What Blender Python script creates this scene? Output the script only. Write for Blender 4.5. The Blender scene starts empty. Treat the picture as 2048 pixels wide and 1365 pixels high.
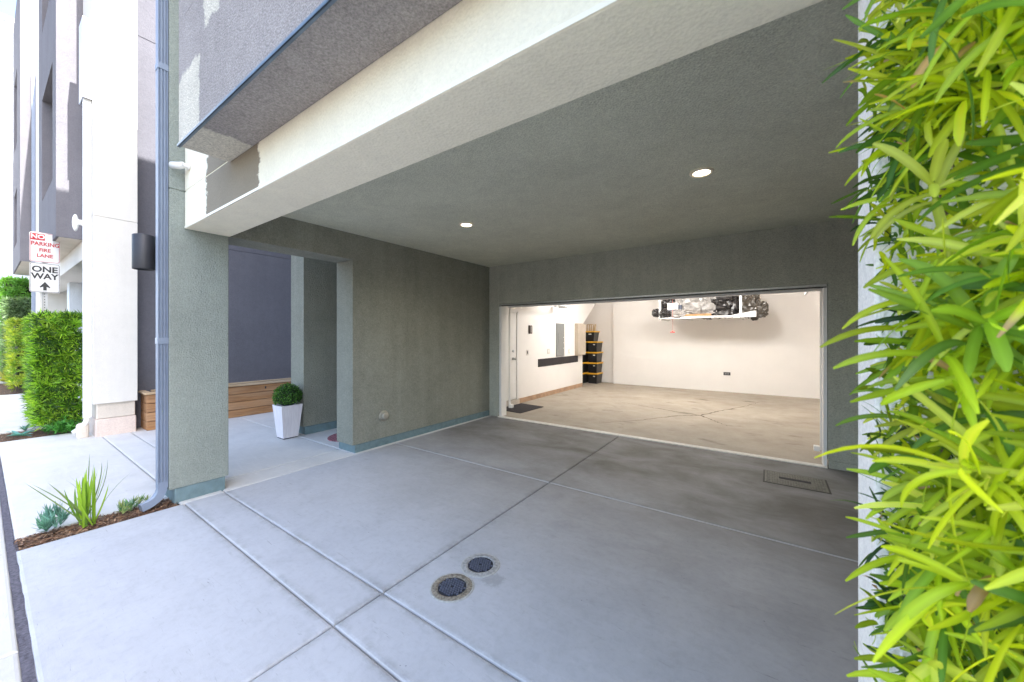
import bpy, bmesh, math, random
from mathutils import Vector, Matrix, noise
R = math.radians
C = bpy.context.scene.collection
sc = bpy.context.scene

# ------------------------------------------------------------------ camera, sky, sun, exposure
cam_d = bpy.data.cameras.new('camera')
cam = bpy.data.objects.new('camera', cam_d); C.objects.link(cam)
cam.location = (0, 0, 1.53); cam.rotation_euler = (R(90), 0, R(34.85))
cam_d.sensor_width = 36; cam_d.lens = 741 / 2048 * 36; cam_d.shift_y = -0.00464
cam_d.clip_start = 0.02; cam_d.clip_end = 2000
cam_d.dof.use_dof = True; cam_d.dof.focus_distance = 4.0; cam_d.dof.aperture_fstop = 5.0
sc.camera = cam

SUN = Vector((1.0, 0.072, 1.15)).normalized()
SUN_EL = math.asin(SUN.z)
w = bpy.data.worlds.new('World'); sc.world = w; w.use_nodes = True
nt = w.node_tree
bg = nt.nodes['Background']; sky = nt.nodes.new('ShaderNodeTexSky')
sky.sky_type = 'NISHITA'; sky.sun_disc = False
sky.sun_elevation = SUN_EL; sky.sun_rotation = math.atan2(SUN.x, SUN.y)
sky.air_density = 1.0; sky.dust_density = 2.5; sky.ozone_density = 0.6
nt.links.new(sky.outputs[0], bg.inputs[0]); bg.inputs[1].default_value = 0.15
sd = bpy.data.lights.new('sun', 'SUN'); so = bpy.data.objects.new('sun', sd); C.objects.link(so)
sd.energy = 3.8; sd.angle = R(0.5); sd.color = (1.0, 0.97, 0.92)
so.rotation_euler = (-SUN).to_track_quat('-Z', 'Y').to_euler(); so.location = (6, 2, 20)
sc.view_settings.view_transform = 'Standard'; sc.view_settings.look = 'None'
sc.view_settings.exposure = 2.33; sc.view_settings.gamma = 1.0
sc.cycles.max_bounces = 12; sc.cycles.diffuse_bounces = 8; sc.cycles.transmission_bounces = 6

# ------------------------------------------------------------------ node helpers
def newmat(name):
    m = bpy.data.materials.new(name); m.use_nodes = True
    nt = m.node_tree; b = nt.nodes['Principled BSDF']
    return m, nt, b
def N(nt, t, **kw):
    n = nt.nodes.new(t)
    for k, v in kw.items(): setattr(n, k, v)
    return n
def L(nt, a, b): nt.links.new(a, b)
def pos(nt): return N(nt, 'ShaderNodeNewGeometry').outputs['Position']
def mapped(nt, v, scale):
    n = N(nt, 'ShaderNodeMapping'); L(nt, v, n.inputs[0]); n.inputs['Scale'].default_value = scale
    return n.outputs[0]
def noise_n(nt, v, scale, detail=3, rough=.55, dist=0.0):
    n = N(nt, 'ShaderNodeTexNoise'); L(nt, v, n.inputs['Vector'])
    n.inputs['Scale'].default_value = scale; n.inputs['Detail'].default_value = detail
    n.inputs['Roughness'].default_value = rough; n.inputs['Distortion'].default_value = dist
    return n.outputs['Fac']
def math_n(nt, op, a, b=None, c=None, clamp=False):
    n = N(nt, 'ShaderNodeMath', operation=op, use_clamp=clamp)
    for i, x in enumerate((a, b, c)):
        if x is None: continue
        if isinstance(x, (int, float)): n.inputs[i].default_value = x
        else: L(nt, x, n.inputs[i])
    return n.outputs[0]
def ramp(nt, f, stops):
    n = N(nt, 'ShaderNodeValToRGB'); L(nt, f, n.inputs[0])
    e = n.color_ramp.elements
    while len(e) < len(stops): e.new(0.5)
    for i, (p, c) in enumerate(stops):
        e[i].position = p; e[i].color = (*c, 1) if len(c) == 3 else c
    return n.outputs[0]
def rng(nt, f, a, b, lo=0.0, hi=1.0, smooth=False):
    n = N(nt, 'ShaderNodeMapRange'); L(nt, f, n.inputs['Value'])
    n.inputs['From Min'].default_value = a; n.inputs['From Max'].default_value = b
    n.inputs['To Min'].default_value = lo; n.inputs['To Max'].default_value = hi
    if smooth: n.interpolation_type = 'SMOOTHSTEP'
    return n.outputs['Result']
def mixc(nt, f, a, b, mode='MIX'):
    n = N(nt, 'ShaderNodeMix', data_type='RGBA', blend_type=mode)
    if isinstance(f, (int, float)): n.inputs[0].default_value = f
    else: L(nt, f, n.inputs[0])
    for i, x in ((6, a), (7, b)):
        if isinstance(x, tuple): n.inputs[i].default_value = (*x, 1)
        else: L(nt, x, n.inputs[i])
    return n.outputs[2]
def bump(nt, b, h, dist, strength=1.0, prev=None):
    n = N(nt, 'ShaderNodeBump'); L(nt, h, n.inputs['Height'])
    n.inputs['Distance'].default_value = dist; n.inputs['Strength'].default_value = strength
    if prev is not None: L(nt, prev, n.inputs['Normal'])
    L(nt, n.outputs[0], b.inputs['Normal']); return n.outputs[0]
def box_mask(nt, P, rngs, edge=.02, warp=.05, wscale=6):
    """1 inside the box given by {axis:(lo,hi)}, with a ragged edge"""
    sx = N(nt, 'ShaderNodeSeparateXYZ'); L(nt, P, sx.inputs[0])
    out = None
    for k, (ax, lh) in enumerate(rngs.items()):
        lo, hi = lh[:2]; wp = lh[2] if len(lh) > 2 else warp; ed = min(edge, .001) if len(lh) > 2 else edge
        wn = noise_n(nt, mapped(nt, P, (1, 1, 1) if ax != 'x' else (1.0, 1.0, 1.6)), wscale + k * 1.7, 6, .72)
        v = math_n(nt, 'ADD', sx.outputs['xyz'.index(ax)], math_n(nt, 'MULTIPLY', math_n(nt, 'SUBTRACT', wn, .5), wp * 2))
        m = math_n(nt, 'MULTIPLY', rng(nt, v, lo - ed, lo + ed), rng(nt, v, hi - ed, hi + ed, 1, 0))
        out = m if out is None else math_n(nt, 'MULTIPLY', out, m)
    return out

def simple(name, col, rough=.6, metal=0.0, var=.06, scale=8, bmp=None, spec=None, coat=0):
    m, nt, b = newmat(name); P = pos(nt)
    f = noise_n(nt, P, scale, 4)
    c0 = tuple(min(1, x * (1 - var)) for x in col); c1 = tuple(min(1, x * (1 + var)) for x in col)
    L(nt, ramp(nt, f, [(.3, c0), (.7, c1)]), b.inputs['Base Color'])
    b.inputs['Roughness'].default_value = rough; b.inputs['Metallic'].default_value = metal
    if spec is not None: b.inputs['Specular IOR Level'].default_value = spec
    if coat: b.inputs['Coat Weight'].default_value = coat
    if bmp: bump(nt, b, noise_n(nt, P, bmp[0], 3), bmp[1])
    return m

def stucco(name, col, grain=110, depth=.0032, mott=.07, patches=(), streak=.04, speck=.10):
    m, nt, b = newmat(name); P = pos(nt)
    big = noise_n(nt, P, 1.3, 5, .6); mid = noise_n(nt, P, 9, 4, .6)
    st = noise_n(nt, mapped(nt, P, (7, 7, .5)), 1.0, 4, .6)
    fine = noise_n(nt, P, grain, 4, .65)
    vor = N(nt, 'ShaderNodeTexVoronoi'); L(nt, P, vor.inputs['Vector']); vor.inputs['Scale'].default_value = grain * .8
    k = math_n(nt, 'ADD', math_n(nt, 'MULTIPLY', rng(nt, big, .3, .7, -1, 1), mott), math_n(nt, 'MULTIPLY', rng(nt, mid, .3, .7, -1, 1), mott * .5))
    k = math_n(nt, 'ADD', k, math_n(nt, 'MULTIPLY', rng(nt, st, .3, .7, -1, 1), streak))
    k = math_n(nt, 'ADD', k, math_n(nt, 'MULTIPLY', rng(nt, fine, .3, .7, -1, 1), speck))
    k = math_n(nt, 'ADD', k, math_n(nt, 'MULTIPLY', rng(nt, noise_n(nt, P, 48, 5, .75), .35, .65, -1, 1), speck * .55))
    k = math_n(nt, 'ADD', k, 1.0)
    c = mixc(nt, 0.0, tuple(col), tuple(col))
    for pc, rg, kw in patches:
        c = mixc(nt, box_mask(nt, P, rg, **kw), c, pc)
    cc = N(nt, 'ShaderNodeCombineXYZ')
    for i in range(3): L(nt, k, cc.inputs[i])
    L(nt, mixc(nt, 1.0, c, cc.outputs[0], 'MULTIPLY'), b.inputs['Base Color'])
    b.inputs['Roughness'].default_value = .92; b.inputs['Specular IOR Level'].default_value = .2
    h = math_n(nt, 'ADD', fine, math_n(nt, 'MULTIPLY', vor.outputs['Distance'], .8))
    p = bump(nt, b, h, depth)
    bump(nt, b, noise_n(nt, P, 14, 3), .006, .6, p)
    return m

def concrete(name, col, stain=(.2, .19, .17), stain_amt=.25, extra=None, smudge=.5, rich=1.0):
    m, nt, b = newmat(name); P = pos(nt)
    big = noise_n(nt, P, .55, 6, .62, .6); mid = noise_n(nt, P, 3.2, 6, .65, .4)
    brush = noise_n(nt, mapped(nt, P, (1.2, 6, 1)), 2.2, 6, .7, .8)
    fine = noise_n(nt, P, 190, 3, .6)
    base = ramp(nt, big, [(.25, tuple(x * .86 for x in col)), (.5, col), (.75, tuple(min(1, x * 1.09) for x in col))])
    base = mixc(nt, rng(nt, mid, .45, .75, 0, .42), base, tuple(x * .78 for x in col))
    base = mixc(nt, rng(nt, brush, .5, .75, 0, .5), base, tuple(min(1, x * 1.14) for x in col))
    base = mixc(nt, rng(nt, noise_n(nt, P, 1.1, 7, .7, 1.0), .60, .78, 0, stain_amt), base, stain)
    sp = noise_n(nt, mapped(nt, P, (3.2, 9, 3)), 2.6, 8, .78, .6)
    base = mixc(nt, rng(nt, sp, .665, .72, 0, smudge), base, tuple(x * .5 for x in col))
    base = mixc(nt, rng(nt, fine, .35, .7, 0, .10), base, tuple(x * .7 for x in col))
    cm = noise_n(nt, P, 21, 7, .72, .4)
    base = mixc(nt, rng(nt, cm, .5, .75, 0, .30 * rich), base, tuple(x * .66 for x in col))
    base = mixc(nt, rng(nt, cm, .5, .3, 0, .16 * rich), base, tuple(min(1, x * 1.15) for x in col))
    sc_ = noise_n(nt, mapped(nt, P, (2.0, 26, 3)), 2.3, 8, .72, 1.5)
    base = mixc(nt, math_n(nt, 'MULTIPLY', rng(nt, sc_, .63, .67, 0, .5 * rich), rng(nt, big, .4, .55, 0, 1)), base, tuple(x * .45 for x in col))
    vo = N(nt, 'ShaderNodeTexVoronoi'); L(nt, P, vo.inputs['Vector']); vo.inputs['Scale'].default_value = 16
    base = mixc(nt, math_n(nt, 'MULTIPLY', rng(nt, vo.outputs['Distance'], .05, .075, .6, 0), rng(nt, mid, .55, .6, 0, 1)), base, tuple(x * .3 for x in col))
    if extra: base = extra(nt, P, base)
    L(nt, base, b.inputs['Base Color'])
    L(nt, rng(nt, mid, .3, .7, .55, .8), b.inputs['Roughness'])
    b.inputs['Specular IOR Level'].default_value = .35
    p = bump(nt, b, fine, .0006)
    bump(nt, b, brush, .003, .5, p)
    return m

# ------------------------------------------------------------------ mesh helpers
class MB:
    def __init__(s): s.v = []; s.f = []; s.c = []; s.smooth = False
    def face(s, pts, col=None):
        i = len(s.v); s.v += [tuple(p) for p in pts]; s.f.append(tuple(range(i, i + len(pts))))
        s.c += [col or (1, 1, 1)] * len(pts); return s
    def mesh(s, vs, fs, col=None):
        i = len(s.v); s.v += [tuple(p) for p in vs]; s.f += [tuple(a + i for a in f) for f in fs]
        s.c += [col or (1, 1, 1)] * len(vs); return s
    def box(s, x0, x1, y0, y1, z0, z1, bev=0.0):
        if x0 > x1: x0, x1 = x1, x0
        if y0 > y1: y0, y1 = y1, y0
        if z0 > z1: z0, z1 = z1, z0
        if bev <= 0:
            vs = [(x, y, z) for z in (z0, z1) for y in (y0, y1) for x in (x0, x1)]
            s.mesh(vs, [(0, 2, 3, 1), (4, 5, 7, 6), (0, 1, 5, 4), (2, 6, 7, 3), (0, 4, 6, 2), (1, 3, 7, 5)])
        else:
            bm = bmesh.new(); bmesh.ops.create_cube(bm, size=1)
            for v in bm.verts:
                v.co = Vector(((x0 + x1) / 2 + v.co.x * (x1 - x0), (y0 + y1) / 2 + v.co.y * (y1 - y0), (z0 + z1) / 2 + v.co.z * (z1 - z0)))
            bmesh.ops.bevel(bm, geom=bm.edges[:], offset=min(bev, (x1 - x0) * .45, (y1 - y0) * .45, (z1 - z0) * .45), segments=2, profile=.5, affect='EDGES')
            s.bm(bm)
        return s
    def bm(s, bm, M=None):
        if M: bm.transform(M)
        bm.verts.index_update()
        s.mesh([v.co for v in bm.verts], [[v.index for v in f.verts] for f in bm.faces]); bm.free(); return s
    def prism(s, poly, axis, a, b):
        """extrude a 2-D polygon (list of the two other coordinates, in xyz order) along axis from a to b"""
        def P(u, v, w):
            return {'x': (w, u, v), 'y': (u, w, v), 'z': (u, v, w)}[axis]
        n = len(poly)
        vs = [P(u, v, a) for u, v in poly] + [P(u, v, b) for u, v in poly]
        s.mesh(vs, [tuple(range(n)), tuple(range(2 * n - 1, n - 1, -1))] + [(i, i + n, (i + 1) % n + n, (i + 1) % n) for i in range(n)])
        return s
    def tube(s, pts, rad, n=10, cap=True, rect=None):
        pts = [Vector(p) for p in pts]; rings = []
        up = None
        for i, p in enumerate(pts):
            t = (pts[min(i + 1, len(pts) - 1)] - pts[max(i - 1, 0)]).normalized()
            if up is None:
                up = Vector((0, 0, 1)) if abs(t.z) < .9 else Vector((0, 1, 0))
            a = t.cross(up).normalized(); bb = a.cross(t).normalized(); up = bb
            r = rad[i] if isinstance(rad, (list, tuple)) else rad
            if rect: prof = [(x, y) for x, y in rect]
            else: prof = [(math.cos(2 * math.pi * k / n) * r, math.sin(2 * math.pi * k / n) * r) for k in range(n)]
            rings.append([p + a * x + bb * y for x, y in prof])
        m = len(rings[0]); vs = [q for r_ in rings for q in r_]; fs = []
        for i in range(len(rings) - 1):
            for k in range(m):
                fs.append((i * m + k, i * m + (k + 1) % m, (i + 1) * m + (k + 1) % m, (i + 1) * m + k))
        if cap: fs += [tuple(range(m))[::-1], tuple((len(rings) - 1) * m + k for k in range(m))]
        s.mesh(vs, fs); return s
    def lathe(s, prof, center, axis='z', n=32, cap=True):
        """prof: list of (radius, height)"""
        cx, cy, cz = center; vs = []; fs = []
        for r, h in prof:
            for k in range(n):
                a = 2 * math.pi * k / n; u, v = r * math.cos(a), r * math.sin(a)
                vs.append({'z': (cx + u, cy + v, cz + h), 'x': (cx + h, cy + u, cz + v), 'y': (cx + u, cy + h, cz + v)}[axis])
        for i in range(len(prof) - 1):
            for k in range(n): fs.append((i * n + k, i * n + (k + 1) % n, (i + 1) * n + (k + 1) % n, (i + 1) * n + k))
        if cap: fs += [tuple(range(n))[::-1], tuple((len(prof) - 1) * n + k for k in range(n))]
        s.mesh(vs, fs); return s
    def build(s, name, mat, parent=None, smooth=False, fix=True, colors=False):
        me = bpy.data.meshes.new(name); me.from_pydata(s.v, [], s.f)
        if colors:
            a = me.color_attributes.new('Col', 'FLOAT_COLOR', 'POINT')
            buf = []
            for c in s.c: buf += [c[0], c[1], c[2], 1.0]
            a.data.foreach_set('color', buf)
        if parent is not None: me.transform(Matrix.Translation(-world_loc(parent)))
        if fix:
            bm = bmesh.new(); bm.from_mesh(me); bmesh.ops.recalc_face_normals(bm, faces=bm.faces); bm.to_mesh(me); bm.free()
        for p in me.polygons: p.use_smooth = smooth
        me.materials.append(mat); me.update()
        o = bpy.data.objects.new(name, me); C.objects.link(o)
        if parent is not None: o.parent = parent
        return o
def world_loc(o):
    v = Vector((0, 0, 0))
    while o is not None: v += o.location; o = o.parent
    return v
def tag(o, label=None, cat=None, group=None, kind=None):
    if label: o['label'] = label
    if cat: o['category'] = cat
    if group: o['group'] = group
    if kind: o['kind'] = kind
    return o
def thing(name, loc, label, cat, group=None):
    o = bpy.data.objects.new(name, None); C.objects.link(o); o.location = loc; o.empty_display_size = .1
    return tag(o, label, cat, group)
def struct(name, mb, mat, label=None, smooth=False):
    return tag(mb.build(name, mat, None, smooth), label, None, None, 'structure')
def rings_bm(rects, gap=.0045, top=0.0, deep=.06):
    """concrete slabs with tooled rounded edges"""
    mb = MB()
    for (x0, x1, y0, y1) in rects:
        prof = [(0, -deep), (0, -.010), (.003, -.005), (.008, -.002), (.016, -.0006), (.018, 0)]
        vs = []; fs = []
        for o, z in prof:
            o += gap
            vs += [(x0 + o, y0 + o, top + z), (x1 - o, y0 + o, top + z), (x1 - o, y1 - o, top + z), (x0 + o, y1 - o, top + z)]
        for i in range(len(prof) - 1):
            for k in range(4): fs.append((i * 4 + k, i * 4 + (k + 1) % 4, (i + 1) * 4 + (k + 1) % 4, (i + 1) * 4 + k))
        k = (len(prof) - 1) * 4; fs.append((k, k + 1, k + 2, k + 3))
        mb.mesh(vs, fs)
    return mb
def text_mesh(body, size, bold=.0, extrude=.0006):
    cu = bpy.data.curves.new('lettering', 'FONT'); cu.body = body; cu.size = size; cu.extrude = extrude
    cu.align_x = 'CENTER'; cu.align_y = 'CENTER'; cu.offset = bold
    o = bpy.data.objects.new('lettering', cu); C.objects.link(o)
    dg = bpy.context.evaluated_depsgraph_get(); me = bpy.data.meshes.new_from_object(o.evaluated_get(dg))
    vs = [v.co.copy() for v in me.vertices]; fs = [tuple(p.vertices) for p in me.polygons]
    bpy.data.objects.remove(o); bpy.data.curves.remove(cu); bpy.data.meshes.remove(me)
    return vs, fs

# ------------------------------------------------------------------ materials
rnd = random.Random(7)
CREAM = (.90, .855, .70)
M = {}
M['green'] = stucco('green_grey_stucco', (.265, .295, .268), grain=100, depth=.005, speck=.16)
M['green_lift_tint'] = stucco('light_lifted_green_stucco', (.42, .425, .36), grain=95, depth=.006, speck=.22, mott=.10, streak=.07)  # same green stucco lightened, light for the rear wall put into its colour
M['green_shade_tint'] = stucco('shade_tinted_green_stucco', (.255, .26, .218), grain=95, depth=.006, speck=.22, mott=.10, streak=.07)  # same green stucco darkened, carport shade put into its colour
M['greenp'] = simple('painted_plinth', (.135, .205, .225), .7, var=.15, scale=14, bmp=(60, .003))
M['cream'] = stucco('cream_stucco', CREAM, grain=75, depth=.003, mott=.04, streak=.02, speck=.04,
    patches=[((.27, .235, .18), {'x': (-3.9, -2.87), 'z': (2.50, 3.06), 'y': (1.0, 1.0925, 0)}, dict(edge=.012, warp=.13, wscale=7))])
M['grey'] = stucco('purple_grey_stucco', (.33, .305, .295), grain=105, depth=.005, mott=.10, speck=.3,
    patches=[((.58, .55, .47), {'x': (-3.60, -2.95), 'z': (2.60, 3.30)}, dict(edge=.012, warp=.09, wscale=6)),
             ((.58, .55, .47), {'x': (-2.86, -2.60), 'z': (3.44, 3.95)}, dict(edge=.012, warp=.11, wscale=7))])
M['white_st'] = stucco('white_stucco', (.80, .79, .76), grain=80, depth=.003, mott=.03, streak=.02, speck=.03)
M['white_st2'] = stucco('white_smooth_stucco', (.64, .62, .58), grain=90, depth=.001, mott=.03, streak=.03, speck=.02)
M['rough_white'] = stucco('rough_white_stucco', (.92, .89, .83), grain=120, depth=.003, mott=.03, streak=.02, speck=.12)
M['dark'] = stucco('dark_purple_stucco', (.128, .128, .15), grain=60, depth=.003, mott=.08, speck=.08)
M['dark2'] = stucco('dark_block_stucco', (.165, .161, .178), grain=60, depth=.003, mott=.08, speck=.08)
M['pale'] = stucco('pale_blue_stucco', (.62, .66, .70), grain=60, depth=.002, mott=.04, speck=.03)
M['plinthw'] = stucco('pinkish_plinth', (.60, .54, .47), grain=60, depth=.002, mott=.08, speck=.05)
M['metal_blue'] = simple('blue_grey_painted_metal', (.22, .265, .35), .42, .25, var=.05)
M['flash'] = simple('flashing_metal', (.16, .21, .26), .4, .5, var=.2)
M['white_metal'] = simple('white_painted_metal', (.78, .77, .74), .4, 0, var=.03)
M['galv'] = simple('galvanised_steel', (.45, .46, .47), .38, .85, var=.15, scale=30)
M['black'] = simple('charcoal_metal', (.035, .036, .042), .5, .2, var=.1)
M['gap'] = simple('joint_filler', (.035, .032, .035), .9, var=.2)
M['groove'] = simple('groove_shade_paint', (.09, .085, .09), .9)
M['wood_g'] = None
def stains_and_shade(nt, P, base):
    sx = N(nt, 'ShaderNodeSeparateXYZ'); L(nt, P, sx.inputs[0])
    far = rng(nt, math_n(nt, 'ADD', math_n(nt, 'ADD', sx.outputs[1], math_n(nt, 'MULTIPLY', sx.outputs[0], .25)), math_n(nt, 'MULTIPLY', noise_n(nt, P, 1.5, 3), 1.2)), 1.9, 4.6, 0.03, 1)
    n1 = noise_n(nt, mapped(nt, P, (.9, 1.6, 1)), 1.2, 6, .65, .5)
    dirt_and_shade = math_n(nt, 'MULTIPLY', rng(nt, n1, .3, .65, .62, 1.0), far)  # dirt plus painted carport shade, darker toward the garage
    base = mixc(nt, dirt_and_shade, base, (.125, .117, .105))
    # drips round the clean-out covers
    ms = box_mask(nt, P, {'x': (-1.50, -1.37), 'y': (1.79, 1.90)}, edge=.015, warp=.07, wscale=25)
    base = mixc(nt, math_n(nt, 'MULTIPLY', ms, .4), base, (.17, .17, .17))
    for ax, v0 in ((0, -1.9), (1, 1.07), (1, 1.375), (1, 3.41)):
        dd = math_n(nt, 'ABSOLUTE', math_n(nt, 'SUBTRACT', sx.outputs[ax], v0))
        jm = math_n(nt, 'MULTIPLY', rng(nt, dd, .012, .07, 1, 0, True), rng(nt, noise_n(nt, P, 6, 6, .75), .42, .66, 0, .5))
        base = mixc(nt, jm, base, (.17, .165, .155))
        if ax: base = mixc(nt, rng(nt, dd, .009, .013, .75, 0), base, (.52, .52, .52))
    tr = noise_n(nt, mapped(nt, P, (1.4, 12, 1)), 2.4, 7, .75, .3)
    return mixc(nt, math_n(nt, 'MULTIPLY', rng(nt, tr, .62, .72, 0, .45), rng(nt, sx.outputs[1], .1, 1.2, .25, 1)), base, (.2, .2, .2))
M['conc'] = concrete('driveway_concrete', (.475, .49, .525), extra=stains_and_shade, smudge=.75, stain_amt=.24, rich=1.35)
M['conc2'] = concrete('pale_concrete', (.58, .575, .56), stain_amt=.12, smudge=.18, rich=.6)
def garage_dirt(nt, P, base):
    b1 = noise_n(nt, mapped(nt, P, (1, 1.2, 1)), .8, 7, .62, .2)
    base = mixc(nt, rng(nt, b1, .45, .72, 0, .45), base, (.22, .175, .125))
    b2 = noise_n(nt, mapped(nt, P, (1.0, 1.8, 1)), 1.7, 4, .5, .3)
    return mixc(nt, rng(nt, b2, .62, .76, 0, .8), base, (.10, .075, .05))
M['gfloor'] = concrete('garage_concrete', (.40, .35, .285), extra=garage_dirt, stain_amt=.3)
M['asphalt'] = concrete('asphalt', (.06, .06, .062), stain_amt=.1)
M['earth'] = simple('earth', (.12, .09, .065), .95, var=.4, scale=3)
M['gwall'] = simple('warm_white_paint', (.83, .80, .77), .75, var=.02, scale=2, bmp=(140, .0006))
M['paint_patch'] = simple('grey_white_paint', (.70, .69, .66), .8, var=.02)
M['trimw'] = simple('white_trim', (.80, .79, .77), .45, var=.02)
M['gtrim'] = simple('aluminium_trim', (.55, .56, .55), .35, .7, var=.1, scale=40)
M['seal'] = simple('dark_seal', (.05, .055, .05), .6)

def perforated(name, col, ax, c0, half, pitch):
    m, nt, b = newmat(name); sx = N(nt, 'ShaderNodeSeparateXYZ'); L(nt, pos(nt), sx.inputs[0])
    d = math_n(nt, 'ABSOLUTE', math_n(nt, 'SUBTRACT', sx.outputs[ax], c0))
    a = rng(nt, d, half * .8, half, 1, 0)
    z = math_n(nt, 'ABSOLUTE', math_n(nt, 'SUBTRACT', math_n(nt, 'FRACT', math_n(nt, 'DIVIDE', sx.outputs[2], pitch)), .5))
    L(nt, mixc(nt, math_n(nt, 'MULTIPLY', a, rng(nt, z, .16, .2, 1, 0)), col, (.03, .03, .03)), b.inputs['Base Color'])
    b.inputs['Roughness'].default_value = .45; b.inputs['Metallic'].default_value = .4; return m
def emit(name, col, s):
    m, nt, b = newmat(name); b.inputs['Base Color'].default_value = (*col, 1)
    b.inputs['Emission Color'].default_value = (*col, 1); b.inputs['Emission Strength'].default_value = s; return m

def wood(name, cols, along='y'):
    m, nt, b = newmat(name); P = pos(nt)
    sx = N(nt, 'ShaderNodeSeparateXYZ'); L(nt, P, sx.inputs[0])
    plank = math_n(nt, 'FLOOR', math_n(nt, 'MULTIPLY', sx.outputs[2], 1 / .145))
    off = N(nt, 'ShaderNodeCombineXYZ'); L(nt, math_n(nt, 'MULTIPLY', plank, 7.3), off.inputs[0])
    ad = N(nt, 'ShaderNodeVectorMath', operation='ADD'); L(nt, P, ad.inputs[0]); L(nt, off.outputs[0], ad.inputs[1])
    g = noise_n(nt, mapped(nt, ad.outputs[0], (9, 1.0, 26)), 1.6, 6, .65, 1.2)
    big = noise_n(nt, mapped(nt, ad.outputs[0], (1, .8, 3)), 1.4, 3)
    wn = N(nt, 'ShaderNodeTexWhiteNoise', noise_dimensions='1D'); L(nt, plank, wn.inputs['W'])
    base = ramp(nt, g, [(.3, cols[0]), (.5, cols[1]), (.7, cols[2])])
    base = mixc(nt, rng(nt, big, .4, .7, 0, .5), base, cols[3])
    base = mixc(nt, math_n(nt, 'MULTIPLY', wn.outputs['Value'], .45), base, tuple(x * .6 for x in cols[1]))
    L(nt, base, b.inputs['Base Color']); b.inputs['Roughness'].default_value = .75
    bump(nt, b, g, .002, .6); return m
M['wood'] = wood('cedar_boards', [(.17, .075, .03), (.41, .20, .08), (.53, .30, .14), (.42, .33, .24)])

def leafmat(name, trans=.45, rough=.36):
    m, nt, b = newmat(name)
    at = N(nt, 'ShaderNodeAttribute', attribute_name='Col')
    L(nt, at.outputs['Color'], b.inputs['Base Color']); b.inputs['Roughness'].default_value = rough
    b.inputs['Specular IOR Level'].default_value = .4
    tr = N(nt, 'ShaderNodeBsdfTranslucent')
    hs = N(nt, 'ShaderNodeMix', data_type='RGBA', blend_type='MULTIPLY'); hs.inputs[0].default_value = 1
    L(nt, at.outputs['Color'], hs.inputs[6]); hs.inputs[7].default_value = (1.25, 1.25, .6, 1)
    L(nt, hs.outputs[2], tr.inputs['Color'])
    ms = N(nt, 'ShaderNodeMixShader'); ms.inputs[0].default_value = trans
    L(nt, b.outputs[0], ms.inputs[1]); L(nt, tr.outputs[0], ms.inputs[2])
    L(nt, ms.outputs[0], nt.nodes['Material Output'].inputs['Surface']); return m
M['leaf'] = leafmat('leaf')
M['twig'] = simple('twig_brown', (.10, .07, .04), .9, var=.3, scale=40)
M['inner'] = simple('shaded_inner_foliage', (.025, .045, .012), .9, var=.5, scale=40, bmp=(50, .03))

# ------------------------------------------------------------------ foliage helpers
def add_leaf(mb, o, d, up, ln, wd, bend, col, segs=5, fold=.0, tipcol=None, blunt=False, grav=0.0):
    d = d.normalized(); side = d.cross(up)
    if side.length < 1e-4: side = d.cross(Vector((1, 0, 0)))
    side.normalize(); nrm = side.cross(d).normalized()
    p = o.copy(); vs = []; cs = []
    step = ln / segs; dd = d.copy()
    for i in range(segs + 1):
        t = i / segs
        wv = wd * .5 * (min(1, .40 + t * 3.0) * min(1, (1 - t) * 3.4 + .30) if blunt else (math.sin(math.pi * min(1, .12 + t * .88)) ** .6) * (1 if t < .97 else .12))
        c = col
        if tipcol is not None and t > .75: c = tipcol
        if fold:
            vs += [p - side * wv + nrm * wv * fold, p, p + side * wv + nrm * wv * fold]; cs += [c, tuple(min(.9, x * 1.28 + .01) for x in c), c]
        else:
            vs += [p - side * wv, p + side * wv]; cs += [c, c]
        dd = (dd - nrm * bend / segs + Vector((0, 0, -grav / segs))).normalized()
        side = side - dd * side.dot(dd); side.normalize(); nrm = side.cross(dd).normalized()
        p = p + dd * step
    i0 = len(mb.v); mb.v += [tuple(v) for v in vs]; mb.c += cs
    k = 3 if fold else 2
    for i in range(segs):
        for j in range(k - 1):
            a = i0 + i * k + j; mb.f.append((a, a + 1, a + 1 + k, a + k))
def tuft(mb, r, o, axis, n, ln, wd, cols, spread=(.3, 1.3), bend=(.1, .8), segs=3, fold=0, dead=.0, stem=0.0, young=0):
    axis = axis.normalized(); a = axis.cross(Vector((.3, .2, 1))).normalized(); b = axis.cross(a)
    base = r.choice(cols); k0 = r.uniform(.8, 1.2)
    for i in range(n):
        ph = i * 2.4 + r.uniform(-.3, .3); sp = r.uniform(*spread)
        d = axis * math.cos(sp) + (a * math.cos(ph) + b * math.sin(ph)) * math.sin(sp)
        k = k0 * r.uniform(.8, 1.2); c = tuple(x * k for x in base)
        if r.random() < dead: c = (.42 * k, .27 * k, .14 * k)
        l = ln * r.uniform(.65, 1.15)
        add_leaf(mb, o + axis * (r.uniform(-stem, 0)), d, axis if sp > .15 else Vector((0, 0, 1)), l, wd * r.uniform(.8, 1.15), r.uniform(*bend), c, segs, fold)

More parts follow.
